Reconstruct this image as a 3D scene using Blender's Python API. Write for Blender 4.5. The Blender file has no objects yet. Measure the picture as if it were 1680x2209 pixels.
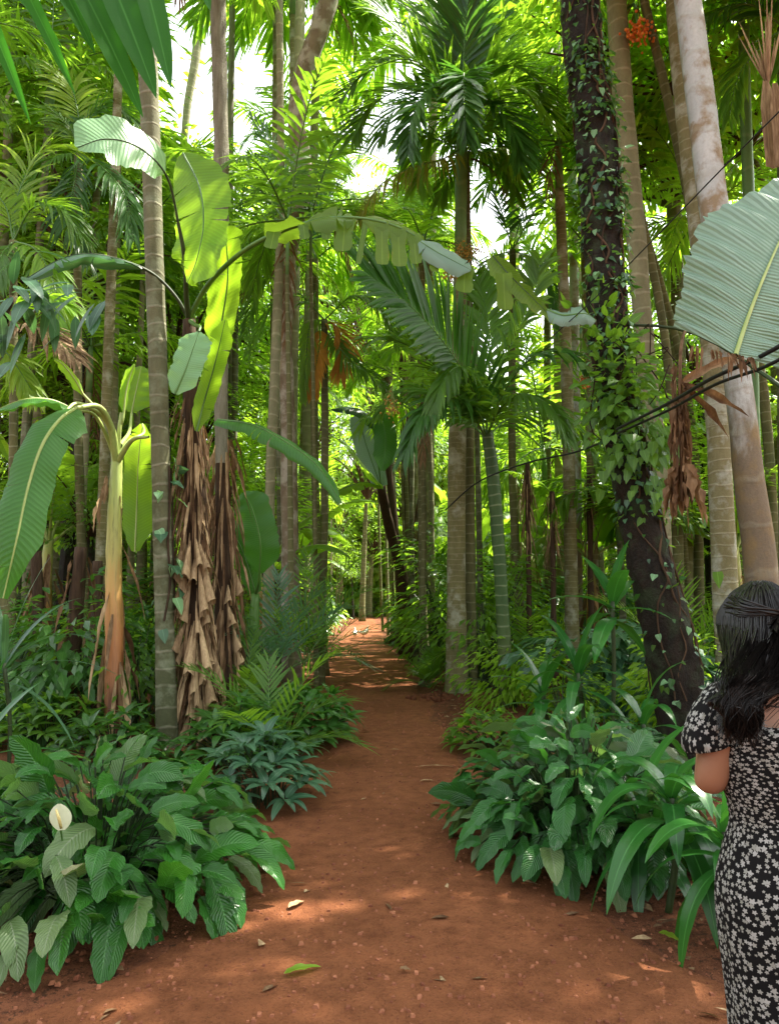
import bpy, math, random
import numpy as np
from mathutils import Vector, Matrix

sc = bpy.context.scene
COL = sc.collection
R = math.radians
rng = np.random.default_rng(7)
random.seed(7)

# ------------------------------------------------------------------ camera, sky, sun, exposure
CAM_Z, PITCH, FPX = 1.5, R(6.8), 1594.0
cam = bpy.data.cameras.new('camera'); camo = bpy.data.objects.new('camera', cam); COL.objects.link(camo)
cam.sensor_fit = 'VERTICAL'; cam.sensor_height = 36; cam.lens = 36 * FPX / 2208
cam.clip_start = 0.05; cam.clip_end = 1000
camo.location = (0, 0, CAM_Z); camo.rotation_euler = (R(90) + PITCH, 0, 0)
sc.camera = camo

SUN_EL, SUN_AZ = R(58), R(62)          # azimuth measured clockwise from +Y (the way the camera looks)
SUN = np.array([math.cos(SUN_EL) * math.sin(SUN_AZ), math.cos(SUN_EL) * math.cos(SUN_AZ), math.sin(SUN_EL)])
sl = bpy.data.lights.new('sun', 'SUN'); sl.energy = 5.0; sl.angle = R(0.6); sl.color = (1, .93, .8)
slo = bpy.data.objects.new('sun', sl); COL.objects.link(slo)
slo.rotation_euler = Vector(-SUN).to_track_quat('-Z', 'Y').to_euler()
w = bpy.data.worlds.new('World'); sc.world = w; w.use_nodes = True
nt = w.node_tree; bg = nt.nodes['Background']
sky = nt.nodes.new('ShaderNodeTexSky'); sky.sky_type = 'NISHITA'; sky.sun_disc = False
sky.sun_elevation = SUN_EL; sky.sun_rotation = SUN_AZ; sky.air_density = 1.6; sky.dust_density = 4.0
hs = nt.nodes.new('ShaderNodeHueSaturation'); hs.inputs['Saturation'].default_value = .22; hs.inputs['Value'].default_value = 1.25
nt.links.new(sky.outputs[0], hs.inputs['Color']); nt.links.new(hs.outputs[0], bg.inputs[0])
bg.inputs[1].default_value = 0.12
sc.view_settings.view_transform = 'Standard'; sc.view_settings.look = 'None'
sc.view_settings.exposure = 2.0; sc.view_settings.gamma = 1
sc.cycles.max_bounces = 8; sc.cycles.diffuse_bounces = 4; sc.cycles.transmission_bounces = 6
sc.cycles.transparent_max_bounces = 4; sc.cycles.glossy_bounces = 2
sc.cycles.use_denoising = True
sc.cycles.sample_clamp_indirect = 8

# ------------------------------------------------------------------ pixel <-> world (layout measured on the photo at 1680 x 2208)
cp, sp = math.cos(PITCH), math.sin(PITCH)
def P(px, py, y):
    a = (px - 840) / FPX; b = -(py - 1104) / FPX
    dy = cp - b * sp; dz = sp + b * cp
    k = y / dy
    return np.array([a * k, y, CAM_Z + dz * k])
def PX(px, y, z=0.):                       # point at depth y and height z whose column is px
    dz = (z - CAM_Z); dc = y * cp + dz * sp
    return np.array([(px - 840) / FPX * dc, y, z])
def gy(py):                                # ground distance for a row
    return CAM_Z / math.tan(math.atan((py - 1104) / FPX) - PITCH)
def mpx(y): return y / FPX                 # metres per pixel
def nrm(a):
    return a / np.maximum(np.linalg.norm(a, axis=-1, keepdims=True), 1e-9)
def V(*a): return np.array(a, float)

def catmull(c, n):
    c = np.array(c, float)
    if len(c) == 2:
        t = np.linspace(0, 1, n)[:, None]; return c[0] * (1 - t) + c[1] * t
    q = np.vstack([2 * c[0] - c[1], c, 2 * c[-1] - c[-2]])
    out = []
    for s in np.linspace(0, len(c) - 1, n):
        i = min(int(s), len(c) - 2); t = s - i
        a, b, d, e = q[i], q[i + 1], q[i + 2], q[i + 3]
        out.append(.5 * ((2 * b) + (-a + d) * t + (2 * a - 5 * b + 4 * d - e) * t * t + (-a + 3 * b - 3 * d + e) * t ** 3))
    return np.array(out)

# ------------------------------------------------------------------ mesh accumulator (quads only)
class MB:
    def __init__(s): s.v = []; s.f = []; s.uv = []; s.r = []; s.m = []; s.n = 0
    def add(s, v, f, uv, r=0., mi=0):
        v = np.asarray(v, float).reshape(-1, 3); f = np.asarray(f, int).reshape(-1, 4)
        s.v.append(v); s.f.append(f + s.n); s.uv.append(np.asarray(uv, float).reshape(-1, 2))
        r = np.broadcast_to(np.asarray(r, float), (len(v),)); s.r.append(r)
        s.m.append(np.full(len(f), mi)); s.n += len(v)
    def build(s, name, mats, parent=None, smooth=True, label=None):
        v = np.vstack(s.v); f = np.vstack(s.f); uv = np.vstack(s.uv); r = np.concatenate(s.r); m = np.concatenate(s.m)
        if parent is not None: v = v - np.array(parent.location)
        me = bpy.data.meshes.new(name); me.vertices.add(len(v)); me.vertices.foreach_set('co', v.ravel())
        me.loops.add(len(f) * 4); me.loops.foreach_set('vertex_index', f.ravel().astype(np.int32))
        me.polygons.add(len(f)); me.polygons.foreach_set('loop_start', (np.arange(len(f)) * 4).astype(np.int32))
        me.polygons.foreach_set('material_index', m.astype(np.int32))
        me.polygons.foreach_set('use_smooth', np.full(len(f), smooth))
        l = me.uv_layers.new(name='UVMap'); l.data.foreach_set('uv', uv[f.ravel()].ravel())
        a = me.attributes.new('rnd', 'FLOAT', 'POINT'); a.data.foreach_set('value', r.astype(np.float32))
        me.update(calc_edges=True)
        if not isinstance(mats, (list, tuple)): mats = [mats]
        for x in mats: me.materials.append(x)
        o = bpy.data.objects.new(name, me); COL.objects.link(o)
        if parent is not None: o.parent = parent
        if label: o['label'] = label
        return o

def quads(nu, nv):
    i = np.arange(nu - 1)[:, None] * nv + np.arange(nv - 1)[None, :]
    return np.stack([i, i + 1, i + nv + 1, i + nv], -1).reshape(-1, 4)

def tube(g, pts, rad, seg=10, r=0., mi=0, wob=0., cap=True, squash=1.):
    pts = np.asarray(pts, float); n = len(pts); rad = np.broadcast_to(np.asarray(rad, float), (n,)).copy()
    if cap:
        pts = np.vstack([pts[:1], pts, pts[-1:]]); rad = np.concatenate([[rad[0] * .02], rad, [rad[-1] * .02]]); n += 2
    t = nrm(np.gradient(pts, axis=0) + 1e-9)
    if cap: t[0] = t[1]; t[-1] = t[-2]
    ref = V(1, 0, 0) if abs(t[:, 0]).mean() < .8 else V(0, 1, 0)
    a = nrm(np.cross(t, ref)); b = np.cross(t, a)
    th = np.linspace(0, 2 * math.pi, seg + 1)
    L = np.concatenate([[0], np.cumsum(np.linalg.norm(np.diff(pts, axis=0), axis=1))])
    rr = rad[:, None] * np.ones((n, seg + 1))
    if wob:
        w_ = rng.normal(0, wob, (n, seg)); w_ = (w_ + np.roll(w_, 1, 1)) * .7; w_ = np.hstack([w_, w_[:, :1]]); rr = rr * (1 + w_)
    v = pts[:, None] + rr[..., None] * (a[:, None] * np.cos(th)[None, :, None] + squash * b[:, None] * np.sin(th)[None, :, None])
    uv = np.stack([np.broadcast_to(th / (2 * math.pi), (n, seg + 1)), np.broadcast_to(L[:, None], (n, seg + 1))], -1)
    g.add(v, quads(n, seg + 1), uv, r, mi)

# width profiles along a leaf
def p_lance(t): return np.sin(math.pi * np.clip(t, 0, 1) ** .75) ** .8 * .98 + .02
def p_ovate(t): return np.clip(np.sin(math.pi * t ** .62), 0, 1) ** .7 * .97 + .03
def p_strap(t): return np.clip(np.minimum(1, .35 + t * 3) * (1 - t ** 3.5), .02, 1)
def p_broad(t): return np.clip(np.sin(math.pi * np.clip(t, 0, 1) ** .78), 0, 1) ** .62 * .97 + .03
def p_heart(t): return np.clip(np.sin(math.pi * (t * .86 + .14) ** .6), 0.02, 1)
def p_palm(t): return np.clip(np.minimum(1, .25 + t * 2.5) * (1 - t ** 2.6), .04, 1)

def blades(g, B, D, U, L, W, nl=4, nw=2, bend=.5, fold=.2, prof=p_lance, wave=0., serr=0., r=None, mi=0, curl=0.):
    B = np.atleast_2d(B).astype(float); N = len(B)
    D = nrm(np.broadcast_to(D, (N, 3)).astype(float)); U = np.broadcast_to(U, (N, 3)).astype(float)
    L = np.broadcast_to(L, (N,)); W = np.broadcast_to(W, (N,)); bend = np.broadcast_to(bend, (N,)); fold = np.broadcast_to(fold, (N,))
    if r is None: r = rng.random(N)
    r = np.broadcast_to(r, (N,))
    p = B.copy(); d = D.copy(); up = U + 1e-4 * rng.normal(size=(N, 3))
    s = np.linspace(-1, 1, nw + 1); rows = []; G_ = V(0, 0, -1)
    ph = rng.random(N) * 6.3
    for k in range(nl + 1):
        t = k / nl
        side = nrm(np.cross(d, up)); nn = np.cross(side, d); up = nn
        wd = W * .5 * float(prof(np.array(t)))
        if serr: wd = wd * (1 + serr * (rng.random(N) - .5) * 2)
        x = s[None, :, None] * (wd * np.cos(fold))[:, None, None] * side[:, None]
        z = (np.abs(s)[None, :] * (wd * np.sin(fold))[:, None])
        if wave: z = z + wave * wd[:, None] * np.abs(s)[None] * np.sin(ph[:, None] + k * 1.9 + s[None] * 1.3)
        if curl: z = z - curl * wd[:, None] * (s ** 2)[None]
        rows.append(p[:, None] + x + z[..., None] * nn[:, None])
        d = nrm(d + G_ * (bend / nl)[:, None]); p = p + d * (L / nl)[:, None]
    v = np.stack(rows, 1)                                   # N, nl+1, nw+1, 3
    u, vv = np.meshgrid((s + 1) / 2, np.linspace(0, 1, nl + 1))
    uv = np.broadcast_to(np.stack([u, vv], -1), v.shape[:3] + (2,))
    q = quads(nl + 1, nw + 1); per = (nl + 1) * (nw + 1)
    f = (q[None] + (np.arange(N) * per)[:, None, None]).reshape(-1, 4)
    g.add(v, f, uv, np.repeat(r, per), mi)

def arc(base, az, el, L, sag, n=12, lean=None):
    """a rachis or stalk that leaves base at azimuth az, elevation el and sags under its weight"""
    p = np.array(base, float); d = V(math.sin(az) * math.cos(el), math.cos(az) * math.cos(el), math.sin(el)); out = [p.copy()]
    for k in range(n):
        d = nrm(d + V(0, 0, -1) * sag / n * (0.4 + 1.2 * k / n)); p = p + d * L / n; out.append(p.copy())
    return np.array(out)

def frond(g, pts, LL, n, W, ang=55, droop=.6, up=(0, 0, 1), t0=.12, r=None, rr=.018, mi=0, mi_r=1, tipf=.35, lift=.25, nl=4, jit=.12, sides=(-1, 1), fold=.22, lw=(1, 1), wv=.0):
    """feather-shaped palm leaf: a rachis tube with leaflets on both sides"""
    pts = np.asarray(pts, float); m = len(pts)
    tube(g, pts, np.linspace(rr, rr * .25, m), 5, .5, mi_r, cap=False)
    t = nrm(np.gradient(pts, axis=0)); up = V(*up)
    if r is None: r = rng.random()
    ts = np.linspace(t0, .985, n)
    idx = ts * (m - 1); i0 = np.clip(idx.astype(int), 0, m - 2); fr = (idx - i0)[:, None]
    base = pts[i0] * (1 - fr) + pts[i0 + 1] * fr; tt = nrm(t[i0] * (1 - fr) + t[i0 + 1] * fr)
    side = nrm(np.cross(tt, up)); nn = nrm(np.cross(side, tt))
    env = np.sin(math.pi * (0.12 + .80 * ts)) ** .6
    env = np.where(ts > .8, np.maximum(env, tipf), env)
    for s in sides:
        a = R(ang) * (1 - .55 * ts) + rng.normal(0, jit, n)
        d = tt * np.cos(a)[:, None] + s * side * np.sin(a)[:, None] + nn * (lift + rng.normal(0, jit, n))[:, None]
        k = lw[0] if s < 0 else lw[1]
        blades(g, base, d, nn, LL * k * env * rng.uniform(.85, 1.08, n), W * (.6 + .4 * env), nl, 2, droop * rng.uniform(.6, 1.4, n), fold, p_palm, r=np.clip(r + rng.normal(0, .12, n), 0, 1), mi=mi, wave=wv)

def lamina(g, ctrl, halfw, up=(0, 0, 1), n=26, nw=5, hang=(.3, .3), curlz=.5, splits=0, r=.5, mi=0, mi_r=1, ww=.5, rib=.012, prof=None, ragged=.04, sides=(-1, 1), gap=.6):
    """banana-type leaf: stout midrib and a broad lamina on each side, torn along the veins into strips"""
    pts = catmull(ctrl, n); t = nrm(np.gradient(pts, axis=0)); up = V(*up)
    side = nrm(np.cross(t, up)); nn = nrm(np.cross(side, t))
    tube(g, pts, np.linspace(rib, rib * .3, n), 6, .5, mi_r, cap=False)
    ts = np.linspace(0, 1, n)
    pw = (np.clip(np.sin(math.pi * (ts * .93 + .05) ** .7), .0, 1) ** .55) if prof is None else prof(ts)
    for s in sides:
        h = hang[0] if s < 0 else hang[1]
        cuts = sorted(rng.choice(np.arange(2, n - 2), min(splits, n - 5), replace=False)) if splits else []
        edges = [0] + list(cuts) + [n - 1]
        for a, b in zip(edges[:-1], edges[1:]):
            ii = np.arange(a, b + 1)
            hh = h + (rng.normal(0, .16) if splits else 0); sl = rng.uniform(.8, 1.08) if splits else 1; sk_ = rng.normal(0, .28 * gap) if splits > 3 else 0
            ss = np.linspace(0, 1, nw + 1)
            grid = np.zeros((len(ii), nw + 1, 3)); sw = 0
            for q, i in enumerate(ii):
                wd = halfw * pw[i] * sl * (1 + rng.normal(0, ragged)); p = pts[i].copy(); ang = -hh * .25
                grid[q, 0] = p
                shift = 0
                if splits:
                    c = (a + b) / 2; shift = -(i - c) / max(1, (b - a)) * gap * .45 + sk_
                for k in range(nw):
                    ang = hh * (k + 1) / nw * (1 + curlz * (k / nw))
                    dd = s * side[i] * math.cos(ang) - nn[i] * math.sin(ang) + t[i] * (.16 + shift * ((k + 1) / nw))
                    p = p + nrm(dd) * wd / nw; grid[q, k + 1] = p
            grid += nn[ii][:, None] * (np.sin(ii * ww * 2.1)[:, None, None] * .012 * halfw / .2) * ss[None, :, None]
            u = np.broadcast_to(.5 + s * ss / 2, (len(ii), nw + 1)); vv = np.broadcast_to(ts[ii][:, None], (len(ii), nw + 1))
            f = quads(len(ii), nw + 1)
            if s < 0: f = f[:, ::-1]
            g.add(grid, f, np.stack([u, vv], -1), r + rng.normal(0, .03), mi)

# ------------------------------------------------------------------ materials
class NT:
    def __init__(s, name):
        s.m = bpy.data.materials.new(name); s.m.use_nodes = True; s.t = s.m.node_tree; s.t.nodes.clear()
    def n(s, typ, ins=None, **props):
        x = s.t.nodes.new('ShaderNode' + typ)
        for k, v in props.items(): setattr(x, k, v)
        for k, v in (ins or {}).items():
            if isinstance(v, bpy.types.NodeSocket): s.t.links.new(v, x.inputs[k])
            else: x.inputs[k].default_value = v
        return x
    def math(s, op, a, b=0., c=0.):
        return s.n('Math', {0: a, 1: b, 2: c}, operation=op).outputs[0]
    def mix(s, f, a, b, mode='MIX'):
        x = s.n('Mix', {0: f, 6: a, 7: b}, data_type='RGBA', blend_type=mode); return x.outputs[2]
    def ramp(s, f, stops):
        x = s.n('ValToRGB', {0: f}); e = x.color_ramp.elements
        while len(e) < len(stops): e.new(.5)
        for i, (p, c) in enumerate(stops): e[i].position = p; e[i].color = c if len(c) == 4 else (*c, 1)
        return x.outputs[0]
    def noise(s, vec, scale, detail=4, rough=.55):
        return s.n('TexNoise', {'Vector': vec, 'Scale': scale, 'Detail': detail, 'Roughness': rough}).outputs[0]
    def out(s, sh): s.t.links.new(sh, s.n('OutputMaterial').inputs[0]); return s.m
def C4(c): return (*c, 1)

def leaf_mat(name, c1, c2, tc, tr=.4, rough=.42, veins=None, back=None, brown=0., vein_col=None, bump=.25, spec=.45, edge=None):
    k = NT(name)
    at = k.n('Attribute', attribute_name='rnd').outputs['Fac']
    oi = k.n('ObjectInfo').outputs['Random']
    co = k.n('TexCoord'); uv = k.n('SeparateXYZ', {0: co.outputs['UV']})
    ns = k.noise(co.outputs['Object'], 2.3, 3)
    f = k.math('ADD', k.math('MULTIPLY', at, .75), k.math('MULTIPLY', ns, .35), 0)
    f = k.math('ADD', f, k.math('MULTIPLY', k.math('SUBTRACT', oi, .5), .35)); f = k.n('Clamp', {0: k.math('SUBTRACT', f, .1)}).outputs[0]
    col = k.mix(f, C4(c1), C4(c2))
    s = k.math('MULTIPLY', k.math('ABSOLUTE', k.math('SUBTRACT', uv.outputs[0], .5)), 2.)
    hgt = None
    if veins:
        nv, sl, amt = veins
        ph = k.math('SUBTRACT', k.math('MULTIPLY', uv.outputs[1], nv), k.math('MULTIPLY', s, sl))
        ph = k.math('ADD', ph, k.math('MULTIPLY', k.noise(co.outputs['Object'], 14, 2), .35))
        tri = k.math('ABSOLUTE', k.math('SUBTRACT', k.math('FRACT', ph), .5)); tri = k.math('MULTIPLY', tri, 2.)
        hgt = tri
        line = k.n('MapRange', {0: tri, 1: .45, 2: 1., 3: 0., 4: 1.}).outputs[0]
        col = k.mix(k.math('MULTIPLY', line, amt), col, C4(vein_col or tuple(min(1, x * 1.9 + .02) for x in c2)))
    mid = k.n('MapRange', {0: s, 1: .03, 2: .08, 3: .6, 4: 0.}).outputs[0]
    col = k.mix(mid, col, C4(vein_col or tuple(min(1, x * 1.8 + .03) for x in c2)))
    if brown:
        b = k.noise(co.outputs['Object'], 7., 5, .7)
        b = k.math('ADD', b, k.math('MULTIPLY', k.math('MAXIMUM', k.math('SUBTRACT', s, .6), k.math('SUBTRACT', uv.outputs[1], .75)), .35))
        bm = k.n('MapRange', {0: b, 1: 1 - brown * .45, 2: 1.03 - brown * .45}).outputs[0]
        yl = k.n('MapRange', {0: b, 1: .9 - brown * .5, 2: 1.03 - brown * .45}).outputs[0]
        col = k.mix(k.math('MULTIPLY', yl, .75), col, (.36, .30, .03, 1)); col = k.mix(bm, col, (.11, .045, .015, 1))
    if back:
        col = k.mix(k.n('NewGeometry').outputs['Backfacing'], col, C4(back))
    bmp = k.n('Bump', {'Strength': bump, 'Distance': .01, 'Height': hgt if hgt is not None else k.noise(co.outputs['Object'], 30, 2)})
    pr = k.n('BsdfPrincipled', {'Base Color': col, 'Roughness': rough, 'Normal': bmp.outputs[0], 'Specular IOR Level': spec})
    if tr <= 0: return k.out(pr.outputs[0])
    tcol = k.mix(.45, C4(tc), k.mix(1., col, (2.2, 2.2, 1.2, 1), 'MULTIPLY'))
    tb = k.n('BsdfTranslucent', {'Color': tcol})
    return k.out(k.n('MixShader', {0: tr, 1: pr.outputs[0], 2: tb.outputs[0]}).outputs[0])

def bark_mat(name, c1, c2, ring=0., ring_amt=.5, ring_col=(.5, .45, .35), lichen=None, lich_amt=.4, low=None, low_z=(0, 3), rough=.85, fibre=0., bump=.5, noise_s=6.):
    k = NT(name); co = k.n('TexCoord'); uv = k.n('SeparateXYZ', {0: co.outputs['UV']})
    ob = co.outputs['Object']
    mp = k.n('Mapping', {0: ob, 3: (1, 1, .35 if not fibre else .12)})
    n1 = k.noise(mp.outputs[0], noise_s * (3 if fibre else 1), 6, .65); n2 = k.noise(ob, 45, 4, .7)
    col = k.mix(k.n('MapRange', {0: n1, 1: .3, 2: .7}).outputs[0], C4(c1), C4(c2))
    col = k.mix(k.math('MULTIPLY', n2, .55), col, k.mix(1., col, (.45, .42, .38, 1), 'MULTIPLY'))
    if low:
        z = k.n('SeparateXYZ', {0: k.n('NewGeometry').outputs['Position']}).outputs[2]
        f = k.n('MapRange', {0: k.math('ADD', z, k.math('MULTIPLY', k.math('SUBTRACT', n1, .5), 2.)), 1: low_z[0], 2: low_z[1], 3: .85, 4: 0.}).outputs[0]
        col = k.mix(f, col, k.mix(n2, C4(low), C4(tuple(x * .5 for x in low))))
    h = n1
    if lichen:
        l = k.n('MapRange', {0: k.noise(ob, 4.2, 5, .6), 1: .58 - lich_amt * .3, 2: .72 - lich_amt * .3}).outputs[0]
        col = k.mix(k.math('MULTIPLY', l, .85), col, k.mix(n2, C4(lichen), C4(tuple(x * .7 for x in lichen))))
    if ring:
        v = k.math('ADD', k.math('MULTIPLY', uv.outputs[1], 1 / ring), k.math('MULTIPLY', k.noise(ob, 2.2, 2), 1.1))
        tr = k.math('ABSOLUTE', k.math('SUBTRACT', k.math('FRACT', v), .5))
        ln = k.n('MapRange', {0: tr, 1: .40, 2: .47}).outputs[0]
        ln = k.math('MULTIPLY', ln, k.n('MapRange', {0: n1, 1: .3, 2: .6, 3: .3, 4: 1.}).outputs[0])
        col = k.mix(k.math('MULTIPLY', ln, ring_amt), col, C4(ring_col)); h = k.math('ADD', h, k.math('MULTIPLY', ln, .6))
    h = k.math('ADD', h, k.math('MULTIPLY', n2, .6))
    b = k.n('Bump', {'Strength': bump, 'Distance': .02, 'Height': h})
    pr = k.n('BsdfPrincipled', {'Base Color': col, 'Roughness': rough, 'Normal': b.outputs[0], 'Specular IOR Level': .25})
    return k.out(pr.outputs[0])

def plain_mat(name, c1, c2, rough=.7, scale=20., bump=.2, spec=.3, tr=0., tc=None, stretch=(1, 1, 1)):
    k = NT(name); co = k.n('TexCoord'); mp = k.n('Mapping', {0: co.outputs['Object'], 3: stretch})
    n1 = k.noise(mp.outputs[0], scale, 5, .6); at = k.n('Attribute', attribute_name='rnd').outputs['Fac']
    f = k.n('Clamp', {0: k.math('ADD', k.math('MULTIPLY', k.math('SUBTRACT', n1, .3), 1.6), k.math('MULTIPLY', k.math('SUBTRACT', at, .5), .6))}).outputs[0]
    col = k.mix(f, C4(c1), C4(c2))
    b = k.n('Bump', {'Strength': bump, 'Distance': .01, 'Height': n1})
    pr = k.n('BsdfPrincipled', {'Base Color': col, 'Roughness': rough, 'Normal': b.outputs[0], 'Specular IOR Level': spec})
    if tr:
        tb = k.n('BsdfTranslucent', {'Color': C4(tc or c2)})
        return k.out(k.n('MixShader', {0: tr, 1: pr.outputs[0], 2: tb.outputs[0]}).outputs[0])
    return k.out(pr.outputs[0])

def soil_mat(name, ca, cb, cc, litter):
    k = NT(name); co = k.n('TexCoord').outputs['Object']
    n1 = k.noise(co, .8, 5, .6); n2 = k.noise(co, 9, 6, .7); n3 = k.noise(co, 70, 5, .75)
    col = k.mix(k.n('MapRange', {0: n1, 1: .35, 2: .65}).outputs[0], C4(ca), C4(cb))
    col = k.mix(k.n('MapRange', {0: n2, 1: .42, 2: .7}).outputs[0], col, C4(cc))
    vo = k.n('TexVoronoi', {'Vector': co, 'Scale': 95.}); 
    sp_ = k.n('MapRange', {0: vo.outputs['Distance'], 1: .12, 2: .3, 3: 1., 4: 0.}).outputs[0]
    sel = k.n('MapRange', {0: k.n('SeparateColor', {0: vo.outputs['Color']}).outputs[0], 1: .7, 2: .75}).outputs[0]
    sp_ = k.math('MULTIPLY', sp_, sel)
    col = k.mix(k.math('MULTIPLY', sp_, .55), col, (.40, .17, .085, 1))
    col = k.mix(k.n('MapRange', {0: n3, 1: .5, 2: .75, 3: 0., 4: .85}).outputs[0], col, k.mix(1., col, (.4, .33, .3, 1), 'MULTIPLY'))
    if litter:
        l = k.n('MapRange', {0: k.noise(co, 26, 3, .8), 1: .56, 2: .6}).outputs[0]
        col = k.mix(k.math('MULTIPLY', l, .8), col, (.05, .024, .012, 1))
    v2 = k.n('TexVoronoi', {'Vector': co, 'Scale': 48.}); s2 = k.math('MULTIPLY', k.n('MapRange', {0: v2.outputs['Distance'], 1: .1, 2: .26, 3: 1., 4: 0.}).outputs[0], k.n('MapRange', {0: k.n('SeparateColor', {0: v2.outputs['Color']}).outputs[1], 1: .78, 2: .8}).outputs[0])
    col = k.mix(k.math('MULTIPLY', s2, .8), col, k.mix(k.n('SeparateColor', {0: v2.outputs['Color']}).outputs[2], (.06, .020, .009, 1), (.25, .10, .05, 1)))
    h = k.math('ADD', k.math('MULTIPLY', n2, .8), k.math('ADD', k.math('MULTIPLY', n3, .5), k.math('MULTIPLY', sp_, .5)))
    b = k.n('Bump', {'Strength': 1., 'Distance': .03, 'Height': h})
    return k.out(k.n('BsdfPrincipled', {'Base Color': col, 'Roughness': .92, 'Normal': b.outputs[0], 'Specular IOR Level': .15}).outputs[0])

M = {}
M['dark'] = leaf_mat('leaf_dark', (.018, .065, .012), (.045, .14, .02), (.16, .38, .03), .36, .34)
M['mid'] = leaf_mat('leaf_mid', (.042, .11, .012), (.09, .21, .02), (.34, .56, .03), .48, .42)
M['light'] = leaf_mat('leaf_light', (.085, .20, .012), (.19, .34, .02), (.44, .68, .04), .52, .45)
M['yellow'] = leaf_mat('leaf_yellow', (.10, .21, .015), (.22, .32, .02), (.46, .64, .04), .5, .5)
M['yellow_dull'] = leaf_mat('leaf_yellow_dull', (.10, .13, .015), (.22, .19, .02), (.5, .45, .03), .45, .5)
M['blue'] = leaf_mat('leaf_blue', (.03, .085, .045), (.07, .16, .08), (.12, .3, .06), .28, .34)
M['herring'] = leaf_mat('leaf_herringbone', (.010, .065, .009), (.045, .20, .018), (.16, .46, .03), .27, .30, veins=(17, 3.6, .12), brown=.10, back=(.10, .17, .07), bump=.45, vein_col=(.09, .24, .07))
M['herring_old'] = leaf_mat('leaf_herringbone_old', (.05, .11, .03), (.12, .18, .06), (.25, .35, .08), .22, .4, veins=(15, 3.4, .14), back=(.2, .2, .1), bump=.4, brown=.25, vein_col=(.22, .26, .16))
M['herring_blue'] = leaf_mat('leaf_herringbone_deep', (.008, .055, .010), (.032, .145, .022), (.10, .34, .03), .24, .30, veins=(17, 3.6, .12), brown=.08, back=(.11, .14, .07), bump=.45, vein_col=(.07, .17, .075))  # slightly darker, bluer green for the ribbed bushes right of the path
M['strap'] = leaf_mat('leaf_strap', (.014, .08, .014), (.03, .14, .02), (.10, .34, .03), .26, .28, bump=.1)
M['banana'] = leaf_mat('banana_leaf', (.07, .18, .012), (.14, .29, .02), (.55, .80, .03), .62, .42, veins=(46, 2., .22), back=(.10, .24, .03), brown=.32, bump=.25)
M['banana_torn'] = leaf_mat('banana_leaf_torn', (.055, .13, .010), (.14, .22, .018), (.42, .60, .03), .55, .42, veins=(30, 1., .2), back=(.14, .24, .03), brown=.42, bump=.25)
M['banana_dark'] = leaf_mat('banana_leaf_dark', (.025, .10, .015), (.05, .17, .025), (.2, .5, .03), .42, .38, veins=(46, 2., .2), back=(.06, .17, .04), bump=.25)
M['banana_grey'] = leaf_mat('banana_leaf_waxy', (.15, .25, .185), (.22, .33, .25), (.25, .42, .16), .22, .36, veins=(58, 2.2, .28), back=(.17, .28, .21), brown=.22, bump=.5, vein_col=(.08, .16, .12))
M['frond_dark'] = leaf_mat('leaf_broad_frond', (.015, .08, .008), (.03, .14, .012), (.10, .42, .02), .5, .6, back=(.02, .10, .01), bump=.1, spec=.15)
M['pale'] = leaf_mat('leaf_pale_top', (.14, .30, .13), (.24, .42, .22), (.35, .6, .12), .35, .38, veins=(40, 2., .2), back=(.08, .2, .03), brown=.1, bump=.3)
M['dry'] = plain_mat('dry_leaf', (.07, .036, .018), (.32, .20, .105), .85, 22, .8, .15, .12, (.3, .16, .06), (1, 1, .3))
M['dry_pale'] = plain_mat('dry_sheath', (.15, .09, .045), (.56, .40, .22), .8, 16, .5, .25, .12, (.4, .25, .1), (3, 3, .5))
M['orange_dry'] = plain_mat('orange_dry_frond', (.3, .13, .02), (.55, .27, .04), .7, 10, .3, .3, .35, (.7, .35, .04))
M['stalk'] = plain_mat('green_stalk', (.05, .13, .02), (.11, .22, .035), .4, 12, .1, .4, 0, None, (1, 1, .2))
M['stalk_pale'] = plain_mat('pale_stalk', (.22, .30, .07), (.42, .48, .16), .45, 12, .1, .4, 0, None, (1, 1, .2))
M['stalk_dark'] = plain_mat('dark_stalk', (.02, .035, .012), (.05, .075, .02), .5, 12, .2, .3)
M['shaft'] = bark_mat('crownshaft_green', (.09, .20, .06), (.17, .30, .11), ring=.5, ring_amt=.25, ring_col=(.35, .4, .2), rough=.4, bump=.1)
M['greenstem'] = bark_mat('green_ringed_stem', (.03, .075, .018), (.06, .115, .03), ring=.14, ring_amt=.4, ring_col=(.30, .34, .2), rough=.5, bump=.2, low=(.16, .18, .06), low_z=(.2, 1.4))
M['palm_grey'] = bark_mat('palm_bark_grey', (.085, .088, .045), (.18, .175, .095), ring=.19, ring_amt=.35, ring_col=(.36, .33, .24), lichen=(.22, .24, .15), lich_amt=.28, low=(.09, .10, .045), low_z=(.5, 3.5))
M['palm_tan'] = bark_mat('palm_bark_tan', (.17, .16, .09), (.30, .285, .165), ring=.22, ring_amt=.35, ring_col=(.5, .45, .3), lichen=(.18, .20, .09), lich_amt=.15)
M['palm_olive'] = bark_mat('palm_bark_olive', (.12, .11, .045), (.22, .20, .085), ring=.09, ring_amt=.4, ring_col=(.34, .32, .2), lichen=(.36, .36, .26), lich_amt=.25)
M['palm_spot'] = bark_mat('palm_bark_spotted', (.17, .15, .07), (.26, .23, .12), ring=.14, ring_amt=.35, ring_col=(.45, .42, .3), lichen=(.42, .42, .34), lich_amt=.34)
M['palm_white'] = bark_mat('palm_bark_white', (.40, .43, .42), (.56, .58, .56), ring=.4, ring_amt=.3, ring_col=(.3, .28, .2), lichen=(.26, .18, .085), lich_amt=.38, low=(.17, .105, .04), low_z=(2.9, 3.6))
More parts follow.
